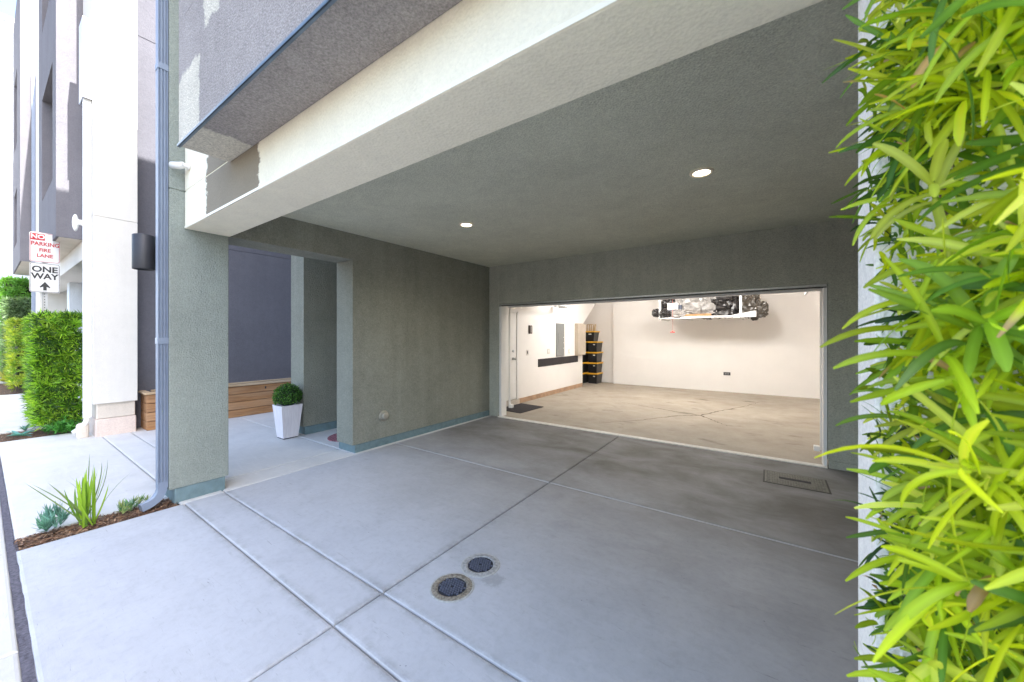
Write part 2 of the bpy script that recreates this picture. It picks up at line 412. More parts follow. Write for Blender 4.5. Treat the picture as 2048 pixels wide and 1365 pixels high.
# ------------------------------------------------------------------ ground
g = MB(); g.face([(-400, -400, -.09), (400, -400, -.09), (400, 400, -.09), (-400, 400, -.09)])
struct('ground', g, M['earth'])
road = MB(); road.box(-60, 30, -7, -.50, -.085, -.035); struct('road', road, M['asphalt'])
gut = rings_bm([(x, x + 3, -.48, .113) for x in range(-60, 27, 3)]); struct('gutter', gut, M['conc2'])
seam = MB()
vs = []
for i in range(0, 900):
    x = -30 + i * .045
    vs.append((x, .108 + .006 * noise.noise(Vector((x * 5, 0, 0))), -.004 + .002 * noise.noise(Vector((x * 9, 3, 0)))))
    vs.append((x, .146 + .008 * noise.noise(Vector((x * 6, 9, 0))), -.004))
seam.mesh(vs, [(2 * i, 2 * i + 1, 2 * i + 3, 2 * i + 2) for i in range(899)])
seam.box(-60, 30, .09, .16, -.07, -.012)
struct('asphalt_seam', seam, simple('seam_asphalt', (.10, .095, .12), .9, var=.5, scale=60, bmp=(80, .004)))
und = MB(); und.box(-40, 4, .15, 12.2, -.08, -.035); struct('slab_base', und, simple('joint_dirt', (.10, .09, .08), .95, var=.5, scale=30))
X = [-4.41, -1.9, 1.05, 3.1]; Y = [.14, 1.07, 1.375, 3.41, 5.66]
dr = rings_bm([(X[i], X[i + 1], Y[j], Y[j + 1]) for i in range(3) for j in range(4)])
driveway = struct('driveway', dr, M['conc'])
wk = rings_bm([(-9.12, -4.685, .145, 1.07), (-9.12, -4.78, 1.07, 1.38), (-9.12, -4.775, 1.38, 2.79), (-9.12, -4.775, 2.79, 7.5), (-4.775, -4.41, 1.38, 2.79), (-4.775,-4.41,2.79,5.66), (-4.78, -4.41, 1.045, 1.38)])
struct('walkway', wk, M['conc2'])
dw2 = rings_bm([(-16.4, -13.2, .145, 1.3), (-13.2, -10.0, .145, 1.3), (-16.4, -13.2, 1.3, 6), (-13.2, -10.0, 1.3, 6), (-26, -20.6, .145, 2.0), (-26, -20.6, 2.0, 6)])
struct('neighbour_driveway', dw2, M['conc2'])
gf = MB(); gf.box(-5.7, 1.6, 5.70, 12.0, -.06, .004); struct('garage_floor', gf, M['gfloor'])

# mulch beds: a soil sheet and thousands of chips
def mulch(name, rects, n, seed, z=-.012):
    r = random.Random(seed); mb = MB()
    cols = [(.20, .10, .055), (.28, .16, .09), (.13, .07, .045), (.36, .24, .16), (.10, .06, .045)]
    for (x0, x1, y0, y1) in rects:
        nx = max(2, int((x1 - x0) / .05)); ny = max(2, int((y1 - y0) / .05)); vs = []
        for j in range(ny + 1):
            for i in range(nx + 1):
                x = x0 + (x1 - x0) * i / nx; y = y0 + (y1 - y0) * j / ny
                vs.append((x, y, z - .008 + .012 * noise.noise(Vector((x * 7, y * 7, 0)))))
        mb.mesh(vs, [(j * (nx + 1) + i, j * (nx + 1) + i + 1, (j + 1) * (nx + 1) + i + 1, (j + 1) * (nx + 1) + i) for j in range(ny) for i in range(nx)], (.09, .055, .035))
    for _ in range(n):
        x0, x1, y0, y1 = r.choice(rects)
        o = Vector((r.uniform(x0 + .01, x1 - .01), r.uniform(y0 + .01, y1 - .01), z + r.uniform(-.004, .012)))
        a = r.uniform(0, 6.28); d = Vector((math.cos(a), math.sin(a), r.uniform(-.3, .3))); k = r.uniform(.7, 1.2)
        c = tuple(q * k for q in r.choice(cols))
        add_leaf(mb, o, d, Vector((r.uniform(-.4, .4), r.uniform(-.4, .4), 1)), r.uniform(.02, .055), r.uniform(.005, .011), r.uniform(-.4, .4), c, 2)
    o = mb.build(name, M['leaf_dry'], None, fix=False, colors=True)
    return o
M['leaf_dry'] = leafmat('bark_chips', 0.0, .9)
tag(mulch('mulch', [(-4.685, -4.41, .15, 1.05)], 2600, 3), 'narrow strip of brown bark mulch between the driveway and the walkway', None, None, 'stuff')
tag(mulch('mulch', [(-9.98, -9.12, .15, 1.3), (-20.5, -16.4, .15, 1.5)], 3000, 4), 'brown bark mulch round the foot of the trimmed hedge', None, None, 'stuff')

# ------------------------------------------------------------------ our building
def walls(mb, x0, x1, y0, y1, zs, gap=.008, inset=.008):
    """stacked stucco pieces with recessed control joints at the inner z's"""
    for i in range(len(zs) - 1):
        a = zs[i] + (gap / 2 if i else 0); b_ = zs[i + 1] - (gap / 2 if i < len(zs) - 2 else 0)
        mb.box(x0, x1, y0, y1, a, b_, .006)
        if i: mb.box(x0 + inset, x1 - inset, y0 + inset, y1 - inset, zs[i] - gap, zs[i] + gap)
    return mb
own = thing('townhouse', (-2, 3, 0), 'green-grey and cream stucco townhouse with the open carport and garage', 'building')
mb = MB(); walls(mb, -4.85, -4.47, .98, 1.43, [.13, 2.875, 9.0]); mb.build('pillar', M['green'], own)
pl = MB(); pl.box(-4.81, -4.476, 1.02, 1.405, -.02, .131, .008); pl.build('plinth', M['greenp'], own); pl = MB(); pl.box(-4.84, -4.458, 2.805, 5.64, -.02, .10, .006)
pl.build('plinth', M['greenp'], own)
pl = MB(); pl.box(-4.455, -4.24, 5.632, 5.66, -.02, .085, .004); pl.build('plinth', M['green_lift_tint'], own)
pl = MB(); pl.box(.56, 1.0, 5.62, 5.66, -.02, .085, .004)
pl.build('plinth', M['green_lift_tint'], own)
mb = MB(); mb.box(-4.85, -4.47, 2.78, 5.85, .10, 2.53, .006); mb.box(-4.85, -4.47, 1.432, 5.85, 2.53, 3.0, .006)
mb.build('side_wall', M['green_shade_tint'], own)
mb = MB(); mb.box(-4.47, -4.245, 5.65, 5.85, .08, 3.0, .004); mb.box(.555, 1.1, 5.65, 5.85, .08, 3.0, .004); mb.box(-4.247, .557, 5.651, 5.85, 2.145, 3.0, .004)
mb.build('rear_wall', M['green_lift_tint'], own)
mb = MB(); mb.box(-4.47, 1.1, 1.442, 5.652, 2.87, 3.1); mb.build('ceiling', stucco('light_lifted_ceiling', (.60, .61, .50), grain=100, depth=.006, speck=.22), own)  # ceiling colour lightened to paint in extra light
mb = MB(); walls(mb, -4.468, 1.6, 1.09, 1.44, [2.53, 2.878, 3.6], gap=.006, inset=.005); mb.build('fascia_beam', M['cream'], own)
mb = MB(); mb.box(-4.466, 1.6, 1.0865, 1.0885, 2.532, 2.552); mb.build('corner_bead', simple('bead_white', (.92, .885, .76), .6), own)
mb = MB(); mb.box(-4.468, -3.3, 1.10, 6, 3.6, 9.0); mb.build('upper_wall', M['cream'], own)
mb = MB(); mb.box(-3.375, 1.5, .79, 1.088, 2.853, 3.7, .004); mb.box(-3.375, 1.5, .7905, 6, 3.7, 10.6); up = mb.build('upper_storey', M['grey'], own)
mb = MB(); mb.box(-3.379, 1.5, .781, .789, 2.846, 2.864, .002); mb.box(-3.379, 1.5, .781, .80, 2.846, 2.850); mb.build('drip_edge', M['flash'], up)
mb = MB(); mb.box(1.5, 6.5, .28, 8, 2.9, 11.5); mb.box(1.5, 6.5, 1.0, 8, 0, 2.9); mb.build('added_shade_bay', M['dark2'], own)  # added unseen bay, placed to keep sun off the driveway
mb = MB(); mb.box(.19, 1.6, 1.13, 1.325, -.02, 2.535, .008); mb.build('front_wall', M['rough_white'], own)
mb = MB(); mb.box(1.0, 1.2, 1.438, 5.7, -.02, 2.95); mb.build('side_wall', M['green_shade_tint'], own)
mb = MB(); mb.box(-6.35, -5.94, 2.87, 7.0, .12, 3.3, .006); iw = mb.build('entry_wall', M['green_shade_tint'], own)
mb = MB(); mb.box(-6.34, -5.925, 2.89, 7.0, -.02, .122, .006); mb.build('plinth', M['greenp'], own)
mb = MB(); mb.box(-5.94, -4.85, 5.2, 5.4, 0, 3.3); mb.build('entry_wall', M['green'], own)
mb = MB(); mb.box(-6.35, -4.85, 2.88, 7.0, 3.3, 8.0); mb.build('upper_wall', M['green'], own)
# garage shell
mb = MB()
mb.prism([(5.852, 0.1), (5.852, 2.85), (11.85, 2.85), (11.85, 2.82), (10.52, 1.88), (10.52, .0), (6.98, 0), (6.98, 2.1), (6.02, 2.1), (6.02, .1)], 'x', -4.9, -4.70)
mb.build('garage_side_wall', M['gwall'], own)
mb = MB(); mb.box(-5.75, -5.6, 10.4, 12, 0, 2.85); mb.box(-5.7, -4.155, 11.86, 12.0, 0, 2.85); mb.box(-4.155, 1.6, 11.70, 12.0, 0, 2.85)
mb.box(1.42, 1.6, 5.85, 11.7, 0, 2.85); mb.box(-5.7, -4.9, 10.35, 10.42, 0, 2.85); mb.box(-4.47, 1.6, 5.852, 5.87, 2.16, 2.86)
mb.build('garage_inner_wall', M['gwall'], own)
mb = MB(); mb.box(-5.75, 1.6, 5.85, 12, 2.85, 3.0); mb.build('garage_ceiling', M['gwall'], own)
mb = MB(); mb.prism([(10.52, 1.88), (11.85, 2.82), (11.85, 2.86), (10.52, 1.94)], 'x', -5.6, -4.90); mb.build('stair_soffit', M['gwall'], own)
mb = MB(); mb.box(-4.702, -4.685, 7.0, 10.50, 0.0, .11, .004); mb.build('skirting', simple('tan_skirting', (.42, .27, .17), .8, var=.25, scale=6), own)
mb = MB(); mb.prism([(-1.95, 1.98), (-1.75, 1.45), (-1.68, .6), (-1.62, .02), (-.52, .02), (-.5, .6), (-.58, 1.2), (-.45, 1.35), (-.2, 1.75), (-.2, 1.98)], 'y', 11.697, 11.702)

# garage door: open, bottom seal just visible under the header, plus frame and tracks
gd = thing('garage_door', (-1.85, 5.8, 0), 'open white overhead garage door with pale frame on three sides', 'garage door')
mb = MB(); mb.box(-4.24, -4.19, 5.66, 5.83, 0, 2.12, .003); mb.build('jamb', M['trimw'], gd)
mb = MB(); mb.box(.515, .55, 5.66, 5.83, 0, 2.12, .003); mb.build('jamb', M['trimw'], gd)
mb = MB(); mb.box(-4.235, .545, 5.648, 5.80, 2.115, 2.142, .003); mb.build('head_trim', M['gtrim'], gd)
mb = MB(); mb.box(-4.235, .545, 5.655, 5.70, 2.100, 2.113); mb.build('weather_seal', M['seal'], gd)
mb = MB(); mb.box(-4.20, .53, 5.875, 5.925, 2.085, 2.36, .006); mb.box(-4.20, .53, 5.925, 8.2, 2.42, 2.46, .006); mb.build('door_panel', M['trimw'], gd)
for x in (-4.212, .525):
    mb = MB()
    pts = [(x, 5.97, .12), (x, 5.97, 1.95)] + [(x, 5.97 + .35 * (1 - math.cos(a)), 1.95 + .35 * math.sin(a)) for a in (R(20), R(45), R(70), R(90))] + [(x, 8.6, 2.3)]
    mb.tube(pts, .014, 6, rect=[(-.014, -.02), (.014, -.02), (.014, .02), (-.014, .02)]); mb.build('track', M['trimw'], gd)
mb = MB(); mb.box(-4.19, -4.13, 5.92, 6.0, .13, .19, .006); mb.build('safety_sensor', M['white_metal'], gd)
mb = MB(); mb.box(.44, .50, 5.82, 5.9, .13, .19, .006); mb.build('safety_sensor', M['white_metal'], gd)
mb = MB(); mb.box(-4.235, .55, 5.60, 5.70, -.01, .011, .004); mb.build('threshold', simple('pale_threshold', (.74, .72, .67), .7, var=.12, scale=20), gd)

# ------------------------------------------------------------------ ceiling lights
M['bulb'] = emit('warm_bulb', (1.0, .86, .62), 3.2)
for k, (x, y, lb) in enumerate([(-.459, 3.368, 'recessed ceiling light nearer the right-hand hedge, glowing warm'), (-2.984, 3.331, 'recessed ceiling light nearer the doorway wall, glowing warm')]):
    t = thing('ceiling_light', (x, y, 2.87), lb, 'ceiling light', 'recessed lights in the carport ceiling')
    mb = MB(); mb.lathe([(.062, -.002), (.064, -.009), (.075, -.013), (.088, -.008), (.092, 0.0)], (x, y, 2.869), n=40, cap=False); mb.build('trim_ring', simple('cream_ring', (.75, .68, .55), .4), t, True)
    mb = MB(); mb.lathe([(.063, -.004), (.05, -.006), (.001, -.007)], (x, y, 2.869), n=32, cap=False); mb.build('lens', M['bulb'], t, True)
    ld = bpy.data.lights.new('lamp', 'SPOT'); lo = bpy.data.objects.new('lamp', ld); C.objects.link(lo)
    ld.energy = 12; ld.color = (1, .85, .65); ld.spot_size = R(150); ld.spot_blend = .8; ld.shadow_soft_size = .05; lo.location = (0, 0, -.025); lo.parent = t

# added ceiling lamp and bulbs, unseen above the header, brightening the garage
t = thing('added_garage_lamp', (-1.85, 8.9, 2.85), 'added white strip lamp, out of sight on the garage ceiling, brightening the garage', 'added lamp')
mb = MB(); mb.box(-2.55, -1.15, 8.83, 8.97, 2.80, 2.85, .01); mb.build('housing', M['white_metal'], t)
mb = MB(); mb.box(-2.52, -1.18, 8.85, 8.95, 2.785, 2.80); mb.build('diffuser', emit('added_lamp_glow', (1, .9, .76), 3), t)
for dx in (-1.4, 0, 1.4):
    ld = bpy.data.lights.new('lamp', 'POINT'); lo = bpy.data.objects.new('lamp', ld); C.objects.link(lo)
    ld.energy = 15.5; ld.color = (1, .98, .95); ld.shadow_soft_size = .12; lo.location = (dx, 0, -.20); lo.parent = t

# ------------------------------------------------------------------ downspout (fluted) on our pillar
def flute(w_, d_, n=4):
    prof = []
    h, k = w_ / 2, d_ / 2
    for i in range(n):
        a = -h + w_ * i / n; s_ = w_ / n
        prof += [(a + s_ * .1, -k), (a + s_ * .35, -k), (a + s_ * .5, -k + .006), (a + s_ * .8, -k + .006)]
    prof += [(h, -k), (h, k), (-h, k), (-h, -k)]
    return prof
ds = thing('downspout', (-4.53, .94, 0), 'blue-grey fluted metal downspout running down beside the green pillar', 'downspout')
def spout(mb, x0, x1, y0, y1, z0, z1, n=3, rib=.006):
    """vertical box pipe with ribs on the +x and -y faces"""
    poly = [(x0, y1), (x0, y0)]
    for i in range(n):
        s_ = (x1 - x0) / n; a = x0 + s_ * i
        poly += [(a + s_ * .15, y0), (a + s_ * .3, y0 + rib), (a + s_ * .6, y0 + rib), (a + s_ * .75, y0)]
    poly += [(x1, y0)]
    for i in range(n):
        s_ = (y1 - y0) / n; a = y0 + s_ * i
        poly += [(x1, a + s_ * .15), (x1 - rib, a + s_ * .3), (x1 - rib, a + s_ * .6), (x1, a + s_ * .75)]
    poly += [(x1, y1)]
    mb.prism(poly, 'z', z0, z1)
mb = MB(); spout(mb, -4.560, -4.480, .908, .976, .16, 8.9, 3, .011); mb.build('pipe', M['metal_blue'], ds)
for z in (1.46, 3.93):
    mb = MB(); mb.box(-4.563, -4.475, .904, .979, z, z + .055, .003); mb.build('strap', M['metal_blue'], ds)
mb = MB()
pts = [(-4.52, .942, .22), (-4.52, .940, .15), (-4.519, .928, .11), (-4.517, .905, .075), (-4.513, .872, .052), (-4.508, .835, .038), (-4.504, .80, .030)]
mb.tube(pts, .04, 8, rect=[(-.038, -.03), (-.02, -.034), (-.015, -.028), (0, -.028), (.005, -.034), (.038, -.03), (.038, .03), (-.038, .03)]); mb.build('elbow', M['metal_blue'], ds)

# sconce on our pillar
sn = thing('wall_light', (-4.66, .85, 2.29), 'black cylinder wall light bracketed off the pillar behind the downspout', 'wall light')
mb = MB(); mb.lathe([(.0, .155), (.072, .155), (.078, .148), (.078, -.15), (.076, -.155), (.068, -.155), (.068, -.10), (.0, -.10)], (-4.66, .85, 2.29), n=40, cap=False); mb.build('shade', M['black'], sn, True)
mb = MB(); mb.box(-4.69, -4.63, .92, .97, 2.24, 2.34, .004); mb.box(-4.72, -4.60, .968, .985, 2.2, 2.38, .004); mb.build('bracket', M['black'], sn)

# security camera on cream beam
cm = thing('security_camera', (-4.35, 1.07, 3.05), 'small white security camera on the cream beam beside the pillar', 'camera')
mb = MB(); mb.lathe([(.0, 0), (.028, 0), (.03, -.01), (.02, -.02), (.018, -.05)], (-4.33, 1.09, 3.07), 'y', 20, False); mb.build('mount', M['white_metal'], cm, True)
mb = MB(); mb.tube([(-4.33, 1.045, 3.07), (-4.37, 1.03, 3.07), (-4.43, .99, 3.075)], [.028, .03, .03], 16); mb.build('housing', M['white_metal'], cm, True)

# round vent on side wall
vt = thing('wall_vent', (-4.47, 3.25, .41), 'round bronze vent cap low on the green side wall', 'vent')
mb = MB(); mb.lathe([(.075, 0), (.075, .008), (.068, .018), (.055, .02)], (-4.47, 3.25, .41), 'x', 36, True); mb.build('flange', simple('bronze', (.36, .34, .28), .4, .5), vt, True)
mb = MB(); mb.lathe([(.055, .018), (.053, .045), (.045, .055), (.02, .058), (.0, .058)], (-4.47, 3.25, .41), 'x', 36, False); mb.build('cap', simple('bronze_cap', (.42, .40, .34), .35, .5), vt, True)

# ------------------------------------------------------------------ covers in the driveway
def cleanout(x, y, r, ringmat, label):
    t = thing('cleanout_cover', (x, y, 0), label, 'drain cover', 'round clean-out covers in the driveway')
    mb = MB(); mb.lathe([(r * .70, .001), (r * .72, .006), (r * .80, .007), (r * .98, .004), (r * 1.02, .001)], (x, y, 0), n=56, cap=False)
    for i, v in enumerate(mb.v):
        k = 1 + .03 * noise.noise(Vector((v[0] * 30, v[1] * 30, 0))); mb.v[i] = (x + (v[0] - x) * k, y + (v[1] - y) * k, v[2])
    mb.build('collar', ringmat, t, True)
    mb = MB(); mb.lathe([(r * .96, .0015), (r * 1.0, .005), (r * 1.05, .005), (r * 1.08, .0005)], (x, y, 0), n=56, cap=False); mb.build('rim', simple('pale_rim', (.40, .40, .38), .8, var=.2, scale=60), t, True)
    mb = MB(); mb.lathe([(r * .69, -.0), (r * .69, .002), (0.001, .002)], (x, y, 0), n=56, cap=False)
    mb.build('lid', simple('cast_iron_ground', (.02, .024, .035), .7, .1), t); mb = MB(); s_ = r * .115
    for i in range(-8, 9):
        for j in range(-8, 9):
            px, py = (i + .5 * (j % 2)) * s_ * 1.25, j * s_ * 1.1
            if px * px + py * py < (r * .63) ** 2 and px * px + py * py > (r * .08) ** 2:
                mb.box(x + px - s_ * .4, x + px + s_ * .4, y + py - s_ * .36, y + py + s_ * .36, .002, .0075)
    mb.build('tread', simple('cast_iron', (.11, .13, .19), .45, .3, var=.2, scale=60), t)
cleanout(-1.59, 1.645, .125, simple('rusty_mortar', (.235, .205, .16), .95, var=.55, scale=70, bmp=(120, .006)), 'round iron clean-out cover with a rusty brown collar, nearer the crossing joints')
cleanout(-1.588, 1.912, .122, simple('grey_mortar', (.33, .33, .32), .9, var=.3, scale=60, bmp=(90, .003)), 'round iron clean-out cover with a clean grey collar, beside a scuffed mark')
t = thing('meter_cover', (.2, 4.95, 0), 'rectangular metal utility cover with a long slot in the garage apron', 'utility cover')
mb = MB(); mb.box(-.062, .492, 4.708, 5.132, -.01, .004, .002); mb.build('frame', simple('cover_frame', (.055, .053, .045), .7, .2, var=.3, scale=30), t)
mb = MB(); mb.box(-.045, .475, 4.725, 5.115, .0, .0065, .002)
for i in range(22):
    for j in range(16):
        cx, cy = -.025 + i * .0225, 4.745 + j * .0235
        if .07 < cx < .36 and 4.88 < cy < 4.97: continue
        mb.box(cx - .007, cx + .007, cy - .0065, cy + .0065, .0065, .010)
mb.build('lid', simple('cover_lid', (.17, .162, .135), .6, .25, var=.3, scale=40), t)
mb = MB(); mb.box(.08, .35, 4.895, 4.955, .0065, .0085); mb.build('slot', M['gap'], t)

# ------------------------------------------------------------------ potted boxwood, doormat
pt = thing('potted_boxwood', (-6.0, 2.665, 0), 'clipped round boxwood in a tapered white planter by the entry', 'potted plant')
def frustum(mb, cx, cy, z0, z1, a, b_):
    vs = []
    for z, h in ((z0, a), (z1, b_)): vs += [(cx - h, cy - h, z), (cx + h, cy - h, z), (cx + h, cy + h, z), (cx - h, cy + h, z)]
    mb.mesh(vs, [(0, 3, 2, 1), (0, 1, 5, 4), (1, 2, 6, 5), (2, 3, 7, 6), (3, 0, 4, 7)])
mb = MB(); frustum(mb, -6.0, 2.665, .015, .50, .105, .15); 
mb.mesh([(-6.15, 2.515, .50), (-5.85, 2.515, .50), (-5.85, 2.815, .50), (-6.15, 2.815, .50), (-6.135, 2.53, .50), (-5.865, 2.53, .50), (-5.865, 2.80, .50), (-6.135, 2.80, .50), (-6.12, 2.545, .42), (-5.88, 2.545, .42), (-5.88, 2.785, .42), (-6.12, 2.785, .42)],
    [(0, 1, 5, 4), (1, 2, 6, 5), (2, 3, 7, 6), (3, 0, 4, 7), (4, 5, 9, 8), (5, 6, 10, 9), (6, 7, 11, 10), (7, 4, 8, 11), (8, 9, 10, 11)])
def whitewash():
    m, nt, b = newmat('white_planter'); P = pos(nt)
    f = noise_n(nt, mapped(nt, P, (30, 30, 1.5)), 2.0, 5, .6)
    L(nt, ramp(nt, f, [(.3, (.66, .62, .66)), (.7, (.80, .77, .80))]), b.inputs['Base Color']); b.inputs['Roughness'].default_value = .55
    bump(nt, b, f, .001); return m
mb.build('planter', whitewash(), pt)
mb = MB(); mb.box(-6.10, -5.90, 2.565, 2.765, 0, .014); mb.build('base', M['black'], pt)
r = random.Random(5); mb = MB(); cen = Vector((-6.0, 2.665, .625))
for _ in range(2600):
    d = Vector((r.gauss(0, 1), r.gauss(0, 1), r.gauss(0, 1))).normalized()
    if d.z < -.55: continue
    o = cen + d * r.uniform(.150, .190); k = r.uniform(.6, 1.3)
    c = r.choice([(.05, .15, .02), (.08, .22, .03), (.13, .30, .05), (.03, .10, .015)]); c = tuple(x * k for x in c)
    dd = (d + Vector((r.uniform(-1, 1), r.uniform(-1, 1), r.uniform(-1, 1))) * .8)
    add_leaf(mb, o, dd, d + Vector((r.uniform(-.5, .5), r.uniform(-.5, .5), .2)), r.uniform(.018, .03), .014, .4, c, 2)
mb.build('foliage', M['leaf'], pt, fix=False, colors=True)
bm = bmesh.new(); bmesh.ops.create_icosphere(bm, subdivisions=3, radius=.155); mb = MB(); mb.bm(bm, Matrix.Translation(cen)); mb.build('inner_twigs', M['inner'], pt, True)

dm = MB(); poly = []
for i in range(32):
    a = 2 * math.pi * i / 32; poly.append((-5.28 + .30 * math.cos(a), 3.28 + .36 * math.sin(a)))
def matmat():
    m, nt, b = newmat('patterned_mat'); P = pos(nt)
    n = N(nt, 'ShaderNodeTexWave', wave_type='RINGS'); L(nt, mapped(nt, P, (1, 1, 1)), n.inputs['Vector']); n.inputs['Scale'].default_value = 9; n.inputs['Distortion'].default_value = 6
    L(nt, ramp(nt, n.outputs['Fac'], [(.4, (.10, .03, .04)), (.5, (.55, .35, .38)), (.7, (.35, .12, .15))]), b.inputs['Base Color']); b.inputs['Roughness'].default_value = .95; return m
dm.prism(poly, 'z', .002, .012); tag(dm.build('doormat', matmat()), 'rounded red patterned doormat half hidden behind the doorway jamb', 'doormat')

# ------------------------------------------------------------------ neighbour building
nb = thing('townhouse', (-12, 3, 0), 'white and dark purple stucco townhouse across the walkway', 'building')
mb = MB(); walls(mb, -9.30, -8.35, .97, 1.45, [.50, 3.35, 10.5]); mb.build('column', M['white_st2'], nb)
mb = MB(); mb.box(-9.26, -8.39, 1.01, 1.43, .265, .502, .012); mb.build('plinth', M['plinthw'], nb)
mb = MB(); mb.box(-9.27, -8.375, 1.00, 1.44, -.02, .262, .012); mb.build('plinth', stucco('pink_plinth', (.64, .54, .48), grain=60, depth=.002), nb)
mb = MB(); walls(mb, -9.2, -8.66, 1.44, 9.0, [0, 3.22, 6.55, 10.2]); mb.build('side_wall', M['dark'], nb)
mb = MB(); mb.box(-17.2, -9.28, .97, 1.36, 2.80, 3.6, .006); mb.build('fascia_beam', M['white_st2'], nb)
mb = MB(); mb.box(-17.2, -9.25, 1.36, 7, 3.0, 3.2); mb.build('ceiling', M['white_st'], nb)
mb = MB(); mb.box(-13.9, -13.5, 1.2, 6.2, 0, 3.0); mb.build('carport_wall', M['pale'], nb)
mb = MB(); mb.box(-13.5, -9.2, 6.0, 6.2, 0, 3.0); mb.build('carport_wall', simple('beige_wall', (.50, .40, .29), .9), nb)
def block(x0, x1, y0, y1, z0, z1, wins, par, light=None):
    """upper bay with deep window recesses cut in its street face and cream underside"""
    mb = MB(); xs = sorted({x0, x1, *[a for w_ in wins for a in w_[:2]]})
    dp = .22
    zs_by = {}
    # street face made of strips round the windows
    wx0, wx1 = wins[0][0], wins[0][1]
    mb.box(x0, wx0, y0, y0 + dp, z0, z1); mb.box(wx1, x1, y0, y0 + dp, z0, z1)
    z = z0
    for (_, _, a, b_) in wins: mb.box(wx0, wx1, y0, y0 + dp, z, a); z = b_
    mb.box(wx0, wx1, y0, y0 + dp, z, z1)
    mb.box(x0, x1, y0 + dp, y1, z0, z1)
    o = mb.build('upper_bay', M['dark2'], par)
    for (a, b_, c, d) in wins:
        f = MB(); f.box(a, b_, y0 + dp - .06, y0 + dp - .002, c, c + .05); f.box(a, b_, y0 + dp - .06, y0 + dp - .002, d - .05, d); f.box(a, a + .05, y0 + dp - .06, y0 + dp - .002, c + .05, d - .05); f.box(b_ - .05, b_, y0 + dp - .06, y0 + dp - .002, c + .05, d - .05)
        w_ = f.build('window', M['black'], par)
        p = MB(); p.box(a + .05, b_ - .05, y0 + dp - .03, y0 + dp - .004, c + .05, d - .05); p.build('pane', M['glass'], w_)
    s_ = MB(); s_.box(x0 + .02, x1 - .02, y0 + .03, y1, z0 - .012, z0 - .002); s_.build('soffit', M['plinthw'], par)
    return o
m, nt_, b_ = newmat('window_glass'); b_.inputs['Base Color'].default_value = (.03, .04, .05, 1); b_.inputs['Roughness'].default_value = .05; b_.inputs['Metallic'].default_value = .3; M['glass'] = m
block(-12.3, -9.303, .69, .968, 3.12, 10.6, [(-11.6, -9.8, 4.14, 6.1), (-11.6, -9.8, 7.4, 9.2)], nb)
mb = MB(); mb.box(-12.3, -9.3, .97, 6, 3.6, 10.2); mb.build('upper_wall', M['dark2'], nb)
mb = MB(); mb.box(-18.5, -12.3, .97, 6, 3.6, 9.6, .01); mb.box(-18.5, -17.2, .97, 6, 0, 3.6, .01); mb.build('white_wall', M['white_st2'], nb)
far = thing('townhouse', (-20, 3, 0), 'farther dark bay and wall of the next townhouse down the lane', 'building')
block(-22.7, -18.5, .69, 1.2, 3.8, 12.6, [(-21.8, -20.2, 4.6, 6.4), (-21.8, -20.2, 7.9, 10.3)], far)
mb = MB(); mb.box(-22.7, -18.5, 1.2, 6, 3.2, 12.3); mb.box(-22.7, -19.4, 1.6, 6, 0, 3.2); mb.build('wall', M['pale'], far)
end = thing('apartment_building', (-27, 0, 0), 'tall pale blue-white building closing the far end of the lane', 'building')
mb = MB(); walls(mb, -30, -26, -7, 3, [0, 5.2, 14.6]); mb.build('wall', M['pale'], end)
mb = MB(); mb.box(-30.1, -25.9, -7.1, 3.1, 14.6, 14.8, .01); mb.build('coping', M['white_st'], end)

# pipes and fittings on the neighbour
pp = thing('downspout', (-8.47, .94, 0), 'white square downspout at the corner of the white column', 'downspout')
mb = MB(); mb.box(-8.52, -8.44, .885, .968, .30, 5.2, .004); mb.build('pipe', M['white_metal'], pp)
mb = MB(); mb.tube([(-8.48, .93, .32), (-8.48, .92, .24), (-8.50, .88, .16), (-8.54, .80, .09)], .035, 10); mb.build('elbow', M['white_metal'], pp, True)
mb = MB(); mb.box(-8.58, -8.46, .82, .95, -.02, .22, .04); tag(mb.build('concrete_boot', M['plinthw']), 'pale concrete boot at the foot of the white downspout', 'footing')
p3 = thing('downspout', (-18.1, .9, 0), 'thin pale blue downspout beside the farthest dark bay', 'downspout')
mb = MB(); mb.box(-18.45, -18.38, .895, .965, .1, 9.5); mb.build('pipe', M['metal_blue'], p3)
lb = thing('wall_box', (-8.57, .92, 5.1), 'tall pale metal shroud with an open bottom high on the white column', 'metal box')
mb = MB(); mb.box(-8.74, -8.728, .872, .968, 5.1, 6.28); mb.box(-8.728, -8.405, .872, .884, 5.1, 6.28); mb.box(-8.405, -8.392, .872, .968, 5.1, 6.28); mb.box(-8.74, -8.392, .872, .968, 6.28, 6.3); mb.build('shroud', simple('pale_blue_metal', (.55, .58, .66), .4, .2), lb)
sl = thing('security_light', (-8.7, .93, 3.3), 'small rounded white security light on the white wall above the sign', 'light')
mb = MB(); mb.lathe([(0, -.03), (.05, -.025), (.07, 0), (.05, .02), (0, .03)], (-8.78, .84, 3.28), 'x', 20, False)
for i, v in enumerate(mb.v): mb.v[i] = (v[0], .84 + (v[1] - .84) * .5, 3.28 + (v[2] - 3.28) * 1.9)
mb.build('lens', M['white_metal'], sl, True)
mb = MB(); mb.box(-8.80, -8.74, .86, .968, 3.25, 3.33, .01); mb.build('bracket', M['white_metal'], sl)

